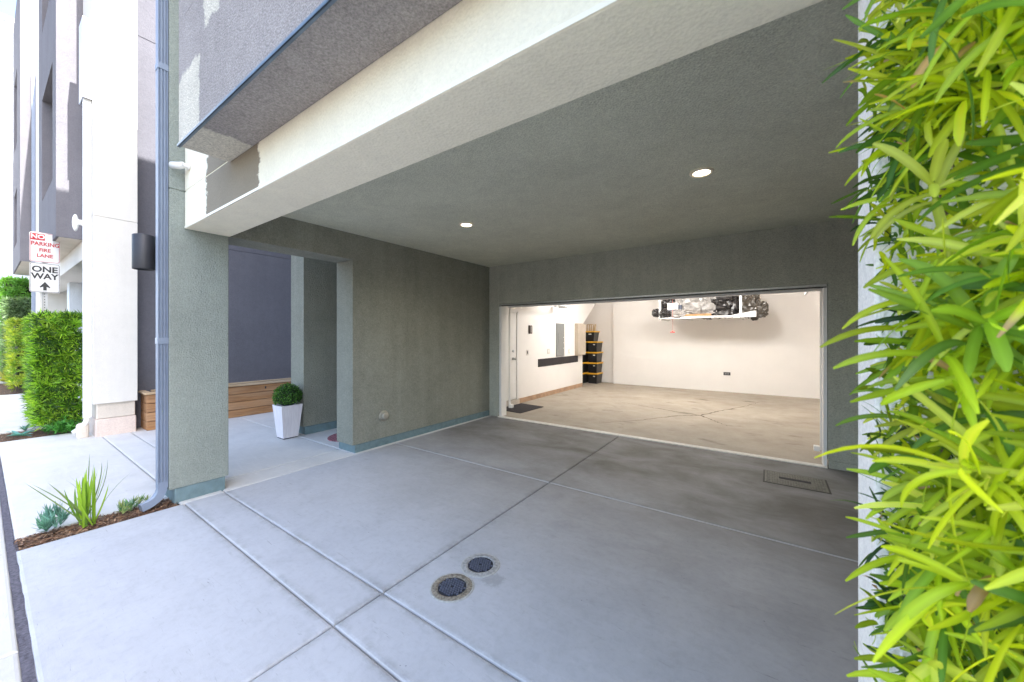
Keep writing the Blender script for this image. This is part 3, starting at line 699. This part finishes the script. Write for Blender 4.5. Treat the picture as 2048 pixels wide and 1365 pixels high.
# railing in the neighbour's carport
rl = thing('railing', (-10.5, 2.5, 0), 'dark metal railing half hidden behind the trimmed hedge', 'railing')
mb = MB(); mb.box(-10.6, -10.56, 1.40, 4.2, 1.86, 1.90); mb.box(-10.6, -10.56, 1.40, 4.2, .1, .14); mb.box(-10.62, -10.54, 1.38, 1.44, 0, 1.95); mb.build('rail', M['black'], rl)
mb = MB()
for i in range(14): mb.box(-10.595, -10.565, 1.42, 4.2, .25 + i * .12, .262 + i * .12)
mb.build('wire_mesh', M['black'], rl)

# cedar planter bench along the dark wall
cp = thing('cedar_planter', (-8.45, 4, 0), 'long low cedar board planter along the dark purple wall', 'planter')
mb = MB()
for i in range(4): 
    z0 = .004 + i * .145
    mb.box(-8.29, -8.25, 1.54, 7.5, z0, z0 + .137, .006); mb.box(-8.655, -8.29, 1.54, 1.58, z0, z0 + .137, .006)
mb.build('boards', M['wood'], cp)
mb = MB(); mb.box(-8.31, -8.22, 1.51, 7.5, .586, .618, .004); mb.box(-8.655, -8.31, 1.51, 1.60, .586, .618, .004); mb.box(-8.655, -8.60, 1.66, 7.5, .586, .618, .004)
mb.build('rim', wood('pale_cedar', [(.30, .2, .11), (.48, .34, .2), (.56, .42, .27), (.5, .42, .33)]), cp)
mb = MB(); mb.box(-8.60, -8.291, 1.585, 7.5, .0, .52); mb.build('soil', M['earth'], cp)
mb = MB(); mb.box(-8.2515, -8.246, 3.24, 3.265, .49, .535); mb.build('bracket', M['gap'], cp)

# ------------------------------------------------------------------ sign post
sg = thing('sign_post', (-9.86, .615, 0), 'galvanised post with red NO PARKING and black ONE WAY signs', 'road sign')
SX, SY = -9.80, .612
mb = MB(); mb.box(SX - .055, SX - .045, SY - .03, SY + .03, 0, 3.15); mb.box(SX - .047, SX - .025, SY - .03, SY - .024, 0, 3.15); mb.box(SX - .047, SX - .025, SY + .024, SY + .03, 0, 3.15)
mb.build('post', perforated('perforated_steel', (.45, .46, .47), 1, SY, .0055, .045), sg)
def rrect(w_, h, rad, n=6):
    pts = []
    for cx, cy, a0 in ((w_ / 2 - rad, h / 2 - rad, 0), (-w_ / 2 + rad, h / 2 - rad, 90), (-w_ / 2 + rad, -h / 2 + rad, 180), (w_ / 2 - rad, -h / 2 + rad, 270)):
        for i in range(n + 1):
            a = R(a0 + 90 * i / n); pts.append((cx + rad * math.cos(a), cy + rad * math.sin(a)))
    return pts
M['sign_white'] = simple('sign_white', (.62, .62, .62), .35, var=.02)
M['sign_red'] = simple('sign_red', (.42, .012, .02), .5, var=.08); M['sign_black'] = simple('sign_black', (.02, .02, .022), .45)
def sign(zc, h, name, bordermat, items, lab):
    W = .315
    mb = MB(); mb.prism([(SY + u, zc + v) for u, v in rrect(W, h, .03)], 'x', SX - .004, SX); pn = mb.build(name, M['sign_white'], sg)
    pn['label'] = lab
    mb = MB(); o = rrect(W - .010, h - .010, .027); i_ = rrect(W - .022, h - .022, .022); n = len(o)
    mb.mesh([(SX + .001, SY + u, zc + v) for u, v in o] + [(SX + .001, SY + u, zc + v) for u, v in i_], [(k, (k + 1) % n, n + (k + 1) % n, n + k) for k in range(n)])
    mb.build('border', bordermat, pn)
    for (kind, args, mt) in items:
        mb = MB()
        if kind == 'text':
            s_, size, du, dv, sx, bold = args; vs, fs = text_mesh(s_, size, bold)
            mb.mesh([(SX + .002 + v.z, SY + du + v.x * sx, zc + dv + v.y) for v in vs], fs); mb.build('lettering', mt, pn, fix=False)
        elif kind == 'rect':
            u0, u1, v0, v1 = args; mb.box(SX + .0002, SX + .0012, SY + u0, SY + u1, zc + v0, zc + v1); mb.build('red_block', mt, pn)
        else:
            mb.prism([(SY + u, zc + v) for u, v in args], 'x', SX + .0005, SX + .002); mb.build('arrow', mt, pn)
sign(2.985, .48, 'sign_panel', M['sign_red'], [('rect', (-.145, .0, .115, .222), M['sign_red']), ('text', ('NO', .095, -.0725, .168, .95, .003), M['sign_white']),
    ('text', ('PARKING', .088, .005, .055, .80, .0022), M['sign_red']), ('text', ('FIRE', .078, 0.0, -.045, .85, .002), M['sign_red']), ('text', ('LANE', .078, 0, -.135, .9, .002), M['sign_red'])], 'white sign panel with red NO PARKING FIRE LANE')
sign(2.49, .48, 'sign_panel', M['sign_black'], [('text', ('ONE', .13, 0, .135, .98, .004), M['sign_black']), ('text', ('WAY', .13, 0, .02, .92, .004), M['sign_black']),
    ('arrow', [(0, -.065), (.055, -.15), (.05, -.165), (.018, -.145), (.018, -.205), (-.018, -.205), (-.018, -.145), (-.05, -.165), (-.055, -.15)], M['sign_black'])], 'white sign panel with black ONE WAY and an arrow')

# ------------------------------------------------------------------ hedges, shrubs
GREENS = [(.10, .24, .02), (.18, .38, .03), (.28, .50, .04), (.05, .13, .015), (.36, .56, .05), (.04, .10, .02)]
def clipped(name, x0, x1, y0, y1, z0, z1, n, seed, label, cols, ln=.10, wd=.011, group=None, leaves=11, ctx=None, segs=3):
    r = random.Random(seed); t = thing(name, ((x0 + x1) / 2, (y0 + y1) / 2, 0), label, 'hedge', group); mb = MB()
    aw = [(y1 - y0) * (z1 - z0) * 2.2, (x1 - x0) * (z1 - z0) * .8, (x1 - x0) * (y1 - y0)]; s_ = sum(aw)
    for _ in range(n):
        q = r.random() * s_; u, v = r.random(), r.random()
        if q < aw[0]: o = Vector((x1, y0 + u * (y1 - y0), z0 + v * (z1 - z0))); nr = Vector((1, 0, 0))
        elif q < aw[0] + aw[1]: o = Vector((x0 + u * (x1 - x0), y0, z0 + v * (z1 - z0))); nr = Vector((0, -1, 0))
        else: o = Vector((x0 + u * (x1 - x0), y0 + v * (y1 - y0), z1)); nr = Vector((0, 0, 1))
        layer = .03 * math.sin(o.z * 38 + o.y * 6) + .035 * noise.noise(o * 7)
        o = o + nr * (layer - r.uniform(0.02, .07))
        ax = nr + Vector((r.uniform(-.5, .5), r.uniform(-.5, .5), r.uniform(.0, .9)))
        tuft(mb, r, o, ax, leaves, ln, wd, cols, (.35, 1.35), (-.1, .5), segs)
    mb.build('foliage', M['leaf'], t, fix=False, colors=True)
    c_ = MB()
    bm = bmesh.new(); bmesh.ops.create_cube(bm, size=1); bmesh.ops.subdivide_edges(bm, edges=bm.edges[:], cuts=12, use_grid_fill=True)
    i_ = .075
    for v in bm.verts:
        p = Vector(((x0 + x1) / 2 + v.co.x * (x1 - x0 - 2 * i_), (y0 + y1) / 2 + v.co.y * (y1 - y0 - 2 * i_), (z0 + z1) / 2 + v.co.z * (z1 - z0 - 2 * i_)))
        v.co = p + Vector((noise.noise(p * 9), noise.noise(p * 9 + Vector((5, 0, 0))), noise.noise(p * 9 + Vector((0, 5, 0))))) * .05
    c_.bm(bm); c_.build('inner_foliage', M['inner'], t)
    return t
clipped('trimmed_hedge', -10.9, -9.32, .50, .96, .12, 1.86, 1500, 11, 'bright green box-trimmed hedge growing in front of the sign post', GREENS, .13, .013)
clipped('trimmed_hedge', -19.5, -16.6, .5, 1.2, .1, 1.95, 700, 12, 'yellow-green trimmed hedge beyond the nearer hedge', [(.38, .46, .05), (.30, .40, .05), (.18, .32, .04)], .14, .02)
clipped('shrub', -24.2, -22.8, .45, 1.6, .1, 3.6, 500, 13, 'tall bright green bushy shrub at the end of the lane', [(.14, .34, .06), (.20, .42, .07)], .2, .04)
clipped('shrub', -22.4, -20.6, .5, 1.5, .1, 2.75, 600, 14, 'dull grey-green bushy shrub between the far hedge and the end building', [(.12, .20, .09), (.18, .27, .13), (.08, .14, .06)], .2, .025)
# low fern-like plant at the hedge foot
r = random.Random(21); mb = MB()
for _ in range(90):
    o = Vector((-9.15 + r.gauss(0, .08), .78 + r.gauss(0, .1), .03 + abs(r.gauss(0, .07))))
    tuft(mb, r, o, Vector((r.uniform(-.6, 1), r.uniform(-.8, .4), 1)), 9, .09, .014, [(.05, .20, .03), (.09, .30, .05)], (.3, 1.3), (0, .6), 2)
tag(mb.build('ground_plant', M['leaf'], None, fix=False, colors=True), 'low dark green ferny plant at the foot of the trimmed hedge', 'plant')
# agave-like plants
def rosette(name, o, n, ln, wd, cols, label, spread=(.2, 1.2), cat='plant', seed=1, bend=(-.2, .6), axis=(0, 0, 1), segs=4):
    r = random.Random(seed); mb = MB(); tuft(mb, r, Vector(o), Vector(axis), n, ln, wd, cols, spread, bend, segs, fold=.5)
    return tag(mb.build(name, M['leaf'], None, fix=False, colors=True), label, cat)
rosette('agave', (-20.6, .5, .02), 26, .75, .08, [(.42, .42, .12), (.30, .34, .08)], 'spiky yellow-green agave in front of the far hedge', seed=3)
rosette('agave', (-9.9, .42, .0), 12, .14, .03, [(.16, .32, .33)], 'small blue-green agave in the mulch left of the hedge', seed=4)
rosette('agave', (-9.45, .36, .0), 14, .20, .05, [(.14, .33, .37)], 'flat teal succulent lying at the edge of the far mulch', (.9, 1.5), seed=5)

# iris clump
r = random.Random(31); mb = MB()
for i in range(30):
    a = r.uniform(0, 6.28); lean = abs(r.gauss(.0, .25)) if i > 9 else r.uniform(.5, .9)
    d = Vector((math.cos(a) * lean, math.sin(a) * lean, 1)); 
    if i <= 9: d = Vector((r.choice((-1, 1)) * r.uniform(.15, .35), r.uniform(-.7, .7), 1))
    thin = i <= 9
    c = r.choice([(.22, .36, .03), (.30, .46, .04), (.14, .26, .03)]) if not thin else (.14, .20, .07)
    o = Vector((-4.545 + r.uniform(-.05, .05), .50 + r.uniform(-.04, .04), 0))
    add_leaf(mb, o, d, Vector((d.x, d.y, .001)) * -1 + Vector((0, 0, .3)) if False else Vector((math.cos(a), math.sin(a), .2)), r.uniform(.30, .50) if not thin else r.uniform(.42, .6), .022 if not thin else .008, r.uniform(.0, .35) if not thin else r.uniform(.5, 1.1), c, 7, fold=.3)
tag(mb.build('iris_clump', M['leaf'], None, fix=False, colors=True), 'clump of upright sword-shaped iris leaves in the mulch strip', 'plant')
def senecio(name, centers, cols, label, seed, ln=.075, wd=.010, k=16, h=.06):
    r = random.Random(seed); mb = MB()
    for c in centers:
        o = Vector((*c, r.uniform(.4, 1.2) * h)); ax = Vector((r.uniform(-.6, .6), r.uniform(-.6, .6), 1))
        for q in range(4): tuft(mb, r, o + ax.normalized() * (q * .018 - .03), ax, k // 2, ln, wd, cols, (.3, 1.1), (-.5, .1), 3, fold=.5)
        add_leaf(mb, Vector((c[0], c[1], -.01)), ax, Vector((0, 1, 0)), h * 1.3, .008, .1, (.12, .14, .08), 2)
    return tag(mb.build(name, M['leaf'], None, fix=False, colors=True), label, 'plant')
senecio('succulent', [(-4.56, .33), (-4.60, .37), (-4.55, .29), (-4.66, .31), (-4.70, .36), (-4.62, .27)], [(.13, .30, .26), (.18, .36, .33), (.10, .22, .20)], 'blue-green finger-leaved succulent at the street end of the mulch strip', 41, .10, .010, 18, .10)
senecio('succulent', [(-4.55, .74), (-4.60, .80), (-4.64, .70), (-4.50, .70), (-4.62, .86), (-4.68, .78)], [(.16, .30, .12), (.30, .36, .16), (.12, .26, .18)], 'grey-green succulent with yellowish tips beside the downspout elbow', 42, .07, .008, 16, .05)

# ------------------------------------------------------------------ big podocarpus hedge on the right
hd = thing('podocarpus_hedge', (.6, .85, 0), 'bright yellow-green long-leaved podocarpus hedge growing against the white stucco wall', 'hedge')
r = random.Random(77); mb = MB()
YG = [(.52, .60, .015), (.64, .72, .03), (.38, .50, .015), (.22, .36, .02), (.56, .64, .02), (.40, .52, .02), (.12, .25, .03), (.70, .76, .10)]
DG = [(.06, .15, .02), (.10, .22, .03), (.035, .09, .02), (.20, .33, .02), (.30, .40, .02)]
def holes(o):
    # thin spots where the stucco shows
    return noise.noise(Vector((o.x * 5, o.y * 2, o.z * 2.6)) + Vector((3.1, 0, 1.7)))
cnt = 0
def sprig(o, ax, n, ln, wd, cols, dead):
    # long leaves spaced along a short curving shoot
    ax = ax.normalized(); a = ax.cross(Vector((.3, .2, 1))).normalized(); b = ax.cross(a)
    base = r.choice(cols); k0 = r.uniform(.75, 1.2); L_ = r.uniform(.05, .11)
    for i in range(n):
        t_ = i / n; ph = i * 2.4 + r.uniform(-.5, .5); sp = (1.35 - .95 * t_) * r.uniform(.8, 1.15)
        d = ax * math.cos(sp) + (a * math.cos(ph) + b * math.sin(ph)) * math.sin(sp) + Vector((0, 0, r.uniform(-.25, .15)))
        k = k0 * r.uniform(.8, 1.2) * (.8 + .35 * t_); c = tuple(x * k for x in base); tip = None
        q = r.random()
        if q < dead: c = (.50 * k, .30 * k, .13 * k)
        elif q < dead * 2: tip = (.50, .34, .20)
        add_leaf(mb, o + ax * (L_ * (t_ - .6)), d, ax, ln * (.6 if q < dead else 1) * r.uniform(.6, 1.25), wd * r.uniform(.75, 1.2), r.uniform(-.6, 1.2) * r.choice((.3, .6, 1)), c, 8, .25, tip, True, r.uniform(.1, 1.3))
while cnt < 1750:
    o = Vector((.185 + .75 * r.random() ** 1.35, 1.118 - .52 * r.random() ** 1.15, r.uniform(.3, 2.9)))
    hi = max(0, min(1, (o.z - 1.75) / .3))
    lim = .184 - .014 * hi + .030 * (1.11 - o.y) / .4 + .010 * math.sin(o.z * 5.1 + 1) + .007 * math.sin(o.z * 13)
    if o.x / o.y < lim: continue
    if o.x / o.y > .62: continue
    if holes(o) > .20 and r.random() < .8: continue
    if o.z < .92 and o.x / o.y < .30 and r.random() < .6: continue
    cnt += 1
    deep = (1.12 - o.y); edge_ = o.x / o.y - lim
    ax = Vector((r.uniform(-1.0, .5) + (.6 if edge_ < .02 else 0), r.uniform(-1.1, .0), r.uniform(-.5, .8)))
    yng = r.random() < .25 + deep * 2.0
    size = .050 + .055 * min(1, deep / .25) if edge_ > .03 else .048
    if edge_ < .02 and r.random() < .06: size = .085
    sprig(o, ax, r.randint(7, 11) if deep > .1 else r.randint(9, 14), size * r.choice((.75, 1, 1, 1.2)), (.0050 + .0048 * min(1, deep / .25)) * r.uniform(.85, 1.15), YG if yng else DG, .02)
mb.build('foliage', M['leaf'], hd, True, fix=False, colors=True)
for i in range(5):
    mb = MB(); x = .30 + i * .14; pts = [Vector((x + .02 * math.sin(z * 3 + i), 1.10, z)) for z in [q * .2 for q in range(15)]]; mb.tube(pts, .007, 8)
    mb.build('branch', M['twig'], hd, True)

# ------------------------------------------------------------------ inside the garage
ed = thing('entry_door', (-4.72, 6.5, .1), 'white panel door in the garage side wall beside the jamb', 'door')
mb = MB(); mb.box(-4.78, -4.712, 6.06, 6.94, .12, 2.06, .004)
for z0, z1 in ((.3, 1.0), (1.15, 1.9)): mb.box(-4.713, -4.707, 6.2, 6.8, z0, z1, .004)
mb.build('panel', M['trimw'], ed)
mb = MB(); mb.box(-4.76, -4.694, 6.0, 6.06, 0.1, 2.12, .004); mb.box(-4.76, -4.694, 6.94, 7.0, 0.1, 2.12, .004); mb.box(-4.76, -4.694, 6.0, 7.0, 2.06, 2.13, .004); mb.build('frame', M['trimw'], ed)
mb = MB(); mb.box(-4.80, -4.66, 5.95, 7.0, 0.0, .1, .004); mb.build('sill', M['plinthw'], ed)
mb = MB(); mb.lathe([(.03, 0), (.03, .012), (.012, .016), (.012, .05), (.026, .055), (.028, .075), (.0, .085)], (-4.712, 6.80, 1.03), 'x', 20, False); mb.build('handle', M['galv'], ed, True)
mb = MB(); mb.lathe([(.03, 0), (.03, .018), (.02, .022), (.0, .022)], (-4.712, 6.80, 1.20), 'x', 20, False); mb.build('deadbolt', M['galv'], ed, True)

pn = thing('electrical_panel', (-4.7, 9.03, .99), 'tall grey electrical panel on the white garage wall', 'panel')
mb = MB(); mb.box(-4.70, -4.675, 8.80, 9.26, .985, 1.88, .004); gm = simple('panel_grey', (.23, .235, .23), .5, .2); mb.build('cover', gm, pn)
mb = MB(); mb.box(-4.675, -4.665, 8.90, 9.16, 1.10, 1.62, .003); mb.build('hatch', gm, pn)
for z in (1.2, 1.35, 1.5):
    mb = MB(); mb.lathe([(.012, 0), (.01, .006), (0, .006)], (-4.675, 9.2, z), 'x', 10, False); mb.build('screw', M['trimw'], pn)
mb = MB(); mb.box(-4.70, -4.682, 7.87, 10.16, .77, .965, .003); tag(mb.build('bumper_strip', simple('charcoal_rubber', (.03, .025, .028), .8)), 'long charcoal protective strip across the garage side wall', 'wall strip')
cb = thing('wall_cabinet', (-4.65, 10.23, .96), 'beige shallow cabinet at the end of the garage side wall', 'cabinet')
mb = MB(); mb.box(-4.70, -4.60, 9.97, 10.515, .965, 1.905, .006); mb.build('body', simple('beige_board', (.45, .38, .30), .7), cb)
mb = MB(); mb.box(-4.60, -4.588, 9.98, 10.505, .975, 1.895, .004); mb.build('door', simple('beige_door', (.52, .45, .37), .7), cb)
ph = thing('wall_phone', (-4.69, 7.49, 1.69), 'small brown intercom handset on the garage side wall', 'intercom')
mb = MB(); mb.box(-4.70, -4.66, 7.43, 7.55, 1.59, 1.79, .012); mb.build('body', simple('brown_plastic', (.10, .07, .055), .5), ph)
mb = MB(); mb.box(-4.66, -4.652, 7.47, 7.51, 1.62, 1.76, .004); mb.build('front', simple('grey_plastic', (.35, .33, .31), .5), ph)
def plate(y, z, w_, h, label, slots=2):
    t = thing('outlet', (-4.70, y, z), label, 'outlet')
    mb = MB(); mb.box(-4.70, -4.692, y - w_ / 2, y + w_ / 2, z - h / 2, z + h / 2, .003); mb.build('plate', simple('plate_white', (.62, .58, .52), .4), t)
    if slots:
        mb = MB(); mb.box(-4.692, -4.688, y - .02, y + .02, z - .03, z + .04, .003); mb.build('socket', M['black'] if slots == 2 else M['trimw'], t)
plate(7.38, 1.145, .09, .13, 'white outlet plate with a dark plug below the intercom')
plate(8.40, 1.14, .13, .13, 'white double switch plate left of the grey electrical panel', 1)
plate(9.60, 1.10, .08, .12, 'white switch plate right of the grey electrical panel', 1)
t = thing('outlet', (-.967, 11.7, .50), 'black outlet low on the garage back wall', 'outlet')
mb = MB(); mb.box(-1.05, -.885, 11.688, 11.70, .46, .545, .004); mb.build('plate', M['black'], t)
mb = MB(); mb.box(-1.02, -.975, 11.684, 11.688, .485, .52); mb.box(-.96, -.915, 11.684, 11.688, .485, .52); mb.build('socket', simple('socket_grey', (.2, .2, .2), .5), t)
mb = MB(); mb.prism([(-4.66, 6.15), (-4.05, 6.1), (-4.0, 6.93), (-4.62, 7.0)], 'z', .005, .016)
tag(mb.build('floor_mat', simple('black_mat', (.025, .022, .026), .9, bmp=(80, .003))), 'black floor mat below the garage entry door', 'mat')

# cracks in the garage floor
def crack(name, pts, label, w0=.012):
    r = random.Random(len(pts) * 7); P_ = []
    for i in range(len(pts) - 1):
        a, b_ = Vector(pts[i]), Vector(pts[i + 1])
        for k in range(10):
            q = a.lerp(b_, k / 10); P_.append((q.x + r.uniform(-.018, .018), q.y + r.uniform(-.018, .018)))
    P_.append(pts[-1]); mb = MB(); n = len(P_); vs = []
    for i, p in enumerate(P_):
        q = P_[min(i + 1, n - 1)]; q0 = P_[max(i - 1, 0)]; d = Vector((q[0] - q0[0], q[1] - q0[1])).normalized(); wd = w0 * 1.5 * (math.sin(math.pi * (i + .3) / n) * .7 + .2) * r.uniform(.6, 1.2)
        vs += [(p[0] - d.y * wd, p[1] + d.x * wd, .0075), (p[0] + d.y * wd, p[1] - d.x * wd, .0075)]
    mb.mesh(vs, [(2 * i, 2 * i + 1, 2 * i + 3, 2 * i + 2) for i in range(n - 1)])
    return mb
c1 = crack('c', [(-2.45, 6.22), (-1.9, 6.9), (-1.45, 7.65), (-1.1, 7.92), (-.85, 8.6), (-.45, 9.5), (-.19, 10.33)], '')
c2 = crack('c', [(-2.85, 8.5), (-2.2, 8.25), (-1.6, 8.05), (-1.1, 7.92), (-.85, 7.6), (-.6, 7.26)], '')
c1.mesh(c2.v, c2.f)
struct('floor_crack', c1, simple('crack_dark', (.10, .075, .055), .9))

# storage totes
M['tote'] = simple('black_plastic', (.012, .013, .016), .35); M['lid'] = simple('yellow_plastic', (.85, .47, .03), .45, var=.06)
def make_tote(w_, d_, h, loc, label, group='black totes with yellow lids'):
    x, y, z = loc; t = thing('storage_tote', loc, label, 'storage bin', group); mb = MB(); vs = []
    for zz, k in ((z + .002, .84), (z + h - .05, .97), (z + h - .05, 1.0), (z + h - .015, 1.0)):
        vs += [(x - w_ / 2 * k, y - d_ / 2 * k, zz), (x + w_ / 2 * k, y - d_ / 2 * k, zz), (x + w_ / 2 * k, y + d_ / 2 * k, zz), (x - w_ / 2 * k, y + d_ / 2 * k, zz)]
    mb.mesh(vs, [(0, 3, 2, 1)] + [(i * 4 + k, i * 4 + (k + 1) % 4, i * 4 + 4 + (k + 1) % 4, i * 4 + 4 + k) for i in range(3) for k in range(4)])
    mb.build('body', M['tote'], t)
    mb = MB(); e = .018; mb.box(x - w_ / 2 - e, x + w_ / 2 + e, y - d_ / 2 - e, y + d_ / 2 + e, z + h - .040, z + h - .004, .006)
    for i in range(4): mb.box(x - w_ / 2 + w_ * (i + .25) / 4, x - w_ / 2 + w_ * (i + .75) / 4, y - d_ / 2 - e - .006, y + d_ / 2 + e, z + h - .012, z + h + .0, .004)
    mb.build('lid', M['lid'], t)
    mb = MB(); mb.box(x + w_ * .12, x + w_ * .30, y - d_ / 2 * .995 - .004, y - d_ / 2 * .96, z + h - .115, z + h - .085); mb.build('tag', M['trimw'], t)
    return t
lv = ['on the floor', 'second from the floor', 'third from the floor', 'fourth from the floor']
for i in range(4):
    make_tote(.33, .5, .338, (-4.70, 11.5, .006 + i * .339), 'black tote with yellow lid in the right-hand stack, ' + lv[i])
    make_tote(.33, .5, .338, (-5.10, 11.35, .006 + i * .339), 'black tote with yellow lid in the half-hidden left stack, ' + lv[i])
make_tote(.52, .42, .335, (-4.86, 11.42, 1.363), 'wide black tote with yellow lid on top of both stacks')
st = thing('step_stool', (-4.78, 11.4, 1.70), 'small beige plastic stool on the topmost tote', 'stool')
bg_ = simple('beige_plastic', (.55, .42, .27), .5)
mb = MB(); mb.box(-4.90, -4.74, 11.3, 11.5, 1.90, 1.925, .008); mb.build('seat', bg_, st)
for (a, b_) in ((-4.90, 11.3), (-4.76, 11.3), (-4.90, 11.48), (-4.76, 11.48)):
    mb = MB(); mb.prism([(a - .015, 1.70), (a + .035, 1.70), (a + .03, 1.90), (a, 1.90)], 'y', b_, b_ + .02); mb.build('leg', bg_, st)
mb = MB(); mb.prism([(-4.66, 1.70), (-4.62, 1.70), (-4.60, 1.92), (-4.63, 1.92)], 'y', 11.3, 11.36); mb.build('brace', bg_, st)

# ceiling rack and the wrapped things on it
rk = thing('ceiling_rack', (-1.5, 10.9, 2.0), 'white overhead storage rack hanging near the garage back wall', 'storage rack')
mb = MB(); mb.box(-2.42, -.52, 10.4, 11.4, 1.995, 2.02, .004)
for x in (-2.42, -1.8, -1.2, -.56): mb.box(x, x + .04, 10.4, 11.4, 1.965, 1.995, .003)
mb.build('shelf', M['trimw'], rk)
for x in (-2.44, -.60):
    for y in (10.38, 11.38):
        mb = MB(); mb.box(x, x + .05, y, y + .03, 1.96, 2.85, .002); mb.build('post', perforated('perforated_white', (.75, .74, .71), 0, x + .025, .008, .05), rk)
def crumple(mb, c, rad, seed, fold=.30, sub=4):
    bm = bmesh.new(); bmesh.ops.create_icosphere(bm, subdivisions=sub, radius=1)
    s_ = Vector((seed * 3.7, seed * 1.3, 0))
    for v in bm.verts:
        p = v.co.copy(); p2 = Vector([math.copysign(abs(q) ** .75, q) for q in p])
        n1 = abs(noise.noise(p * 2.2 + s_)); n2 = abs(noise.noise(p * 5.5 + s_ * 2)); n3 = abs(noise.noise(p * 12 + s_))
        k = 1 - fold * (n1 * .9 + n2 * .5 + n3 * .22)
        v.co = Vector((c[0] + p2.x * rad[0] * k, c[1] + p2.y * rad[1] * k, c[2] + p2.z * rad[2] * k))
    mb.bm(bm); return mb
bag = simple('black_bin_liner', (.014, .012, .012), .22, 0, coat=.4); clear = simple('cloudy_plastic_wrap', (.27, .255, .24), .22, 0, var=.3, scale=12, coat=.5); brown = simple('brown_bin_liner', (.07, .058, .045), .25, coat=.3)
def wrapped(name, parts, mt, label):
    mb = MB()
    for c, rad, s_, f_ in parts: crumple(mb, c, rad, s_, f_)
    return tag(mb.build(name, mt, None, False), label, 'bag')
wrapped('bin_bag', [((-2.24, 10.60, 2.28), (.26, .24, .32), 1, .5), ((-2.28, 10.42, 2.12), (.19, .15, .14), 2, .5), ((-2.52, 10.48, 2.16), (.14, .12, .13), 9, .5)], bag, 'black bin bag spilling over the left end of the ceiling rack')
wrapped('plastic_wrapped_bundle', [((-1.70, 10.62, 2.33), (.52, .24, .34), 3, .4), ((-1.98, 10.42, 2.12), (.22, .12, .14), 4, .4), ((-1.25, 10.6, 2.28), (.34, .24, .36), 14, .4)], clear, 'bundle in cloudy clear plastic in the middle of the ceiling rack')
wrapped('bin_bag', [((-.95, 10.56, 2.28), (.40, .24, .34), 5, .45)], bag, 'glossy black bin bag between the clear bundle and the right post')
wrapped('bin_bag', [((-.46, 10.70, 2.34), (.30, .22, .40), 6, .4), ((-.20, 10.58, 2.17), (.20, .18, .22), 7, .45), ((-.30, 10.55, 2.02), (.10, .10, .13), 8, .4)], brown, 'brownish bin bag drooping off the right end of the ceiling rack')
t = thing('cardboard_box', (-1.65, 10.5, 2.02), 'flat brown cardboard box under the clear plastic bundle', 'box')
mb = MB(); mb.box(-2.05, -1.2, 10.385, 10.9, 2.022, 2.10, .004); mb.build('body', simple('cardboard', (.38, .22, .10), .8, var=.15), t)
t = thing('storage_box', (-2.06, 10.42, 2.2), 'white box with a dark rim on the ceiling rack', 'box')
mb = MB(); mb.box(-2.22, -1.96, 10.36, 10.6, 2.22, 2.40, .01); mb.build('body', M['trimw'], t)
mb = MB(); mb.box(-2.225, -1.87, 10.35, 10.6, 2.19, 2.22, .004); mb.box(-1.96, -1.87, 10.37, 10.6, 2.22, 2.34, .006); mb.build('rim', simple('navy_plastic', (.03, .04, .07), .4), t)
# draped white sheet
mb = MB(); n = 60; vs = []
for j in range(5):
    for i in range(n + 1):
        u = i / n; x = -2.36 + 2.1 * u; dz = [0, .015, .03, .045, .06][j] * (1 + .15 * math.sin(u * 9)) * .8 
        z = 2.035 - dz + (.10 * max(0, u - .75) / .25 if j < 2 else 0)
        vs.append((x, 10.375 - .012 * j * math.sin(u * 21 + 1) * .5 - .006 * j, z))
mb.mesh(vs, [(j * (n + 1) + i, j * (n + 1) + i + 1, (j + 1) * (n + 1) + i + 1, (j + 1) * (n + 1) + i) for j in range(4) for i in range(n)])
o = mb.build('dust_sheet', M['trimw'], None, True, fix=False); tag(o, 'white sheet draped over the front edge of the ceiling rack', 'sheet')
md = o.modifiers.new('thick', 'SOLIDIFY'); md.thickness = .006
# door opener release cord
t = thing('release_cord', (-2.0, 10.0, 2.1), 'thin cord with a red pull handle hanging in front of the rack', 'pull cord')
mb = MB(); mb.tube([(-2.02, 10.0, 2.7), (-2.02, 10.0, 1.66)], .0035, 6); mb.build('cord', simple('red_cord', (.35, .08, .06), .7), t)
mb = MB(); mb.box(-2.075, -1.965, 9.985, 10.015, 1.62, 1.645, .008); mb.box(-2.04, -2.0, 9.99, 10.01, 1.645, 1.668, .006); mb.build('handle', simple('red_plastic', (.7, .05, .04), .4), t)
# opener rail bracket
t = thing('door_opener', (-4.3, 8.4, 2.4), 'small metal opener bracket under the garage ceiling near the side wall', 'bracket')
mb = MB(); mb.box(-4.66, -4.2, 8.6, 8.64, 2.30, 2.33, .003); mb.box(-4.3, -4.26, 8.6, 8.64, 2.33, 2.85, .003); mb.build('rail', M['galv'], t)
mb = MB(); mb.box(-4.5, -4.3, 8.55, 8.7, 2.26, 2.30, .01); mb.build('motor', M['galv'], t)
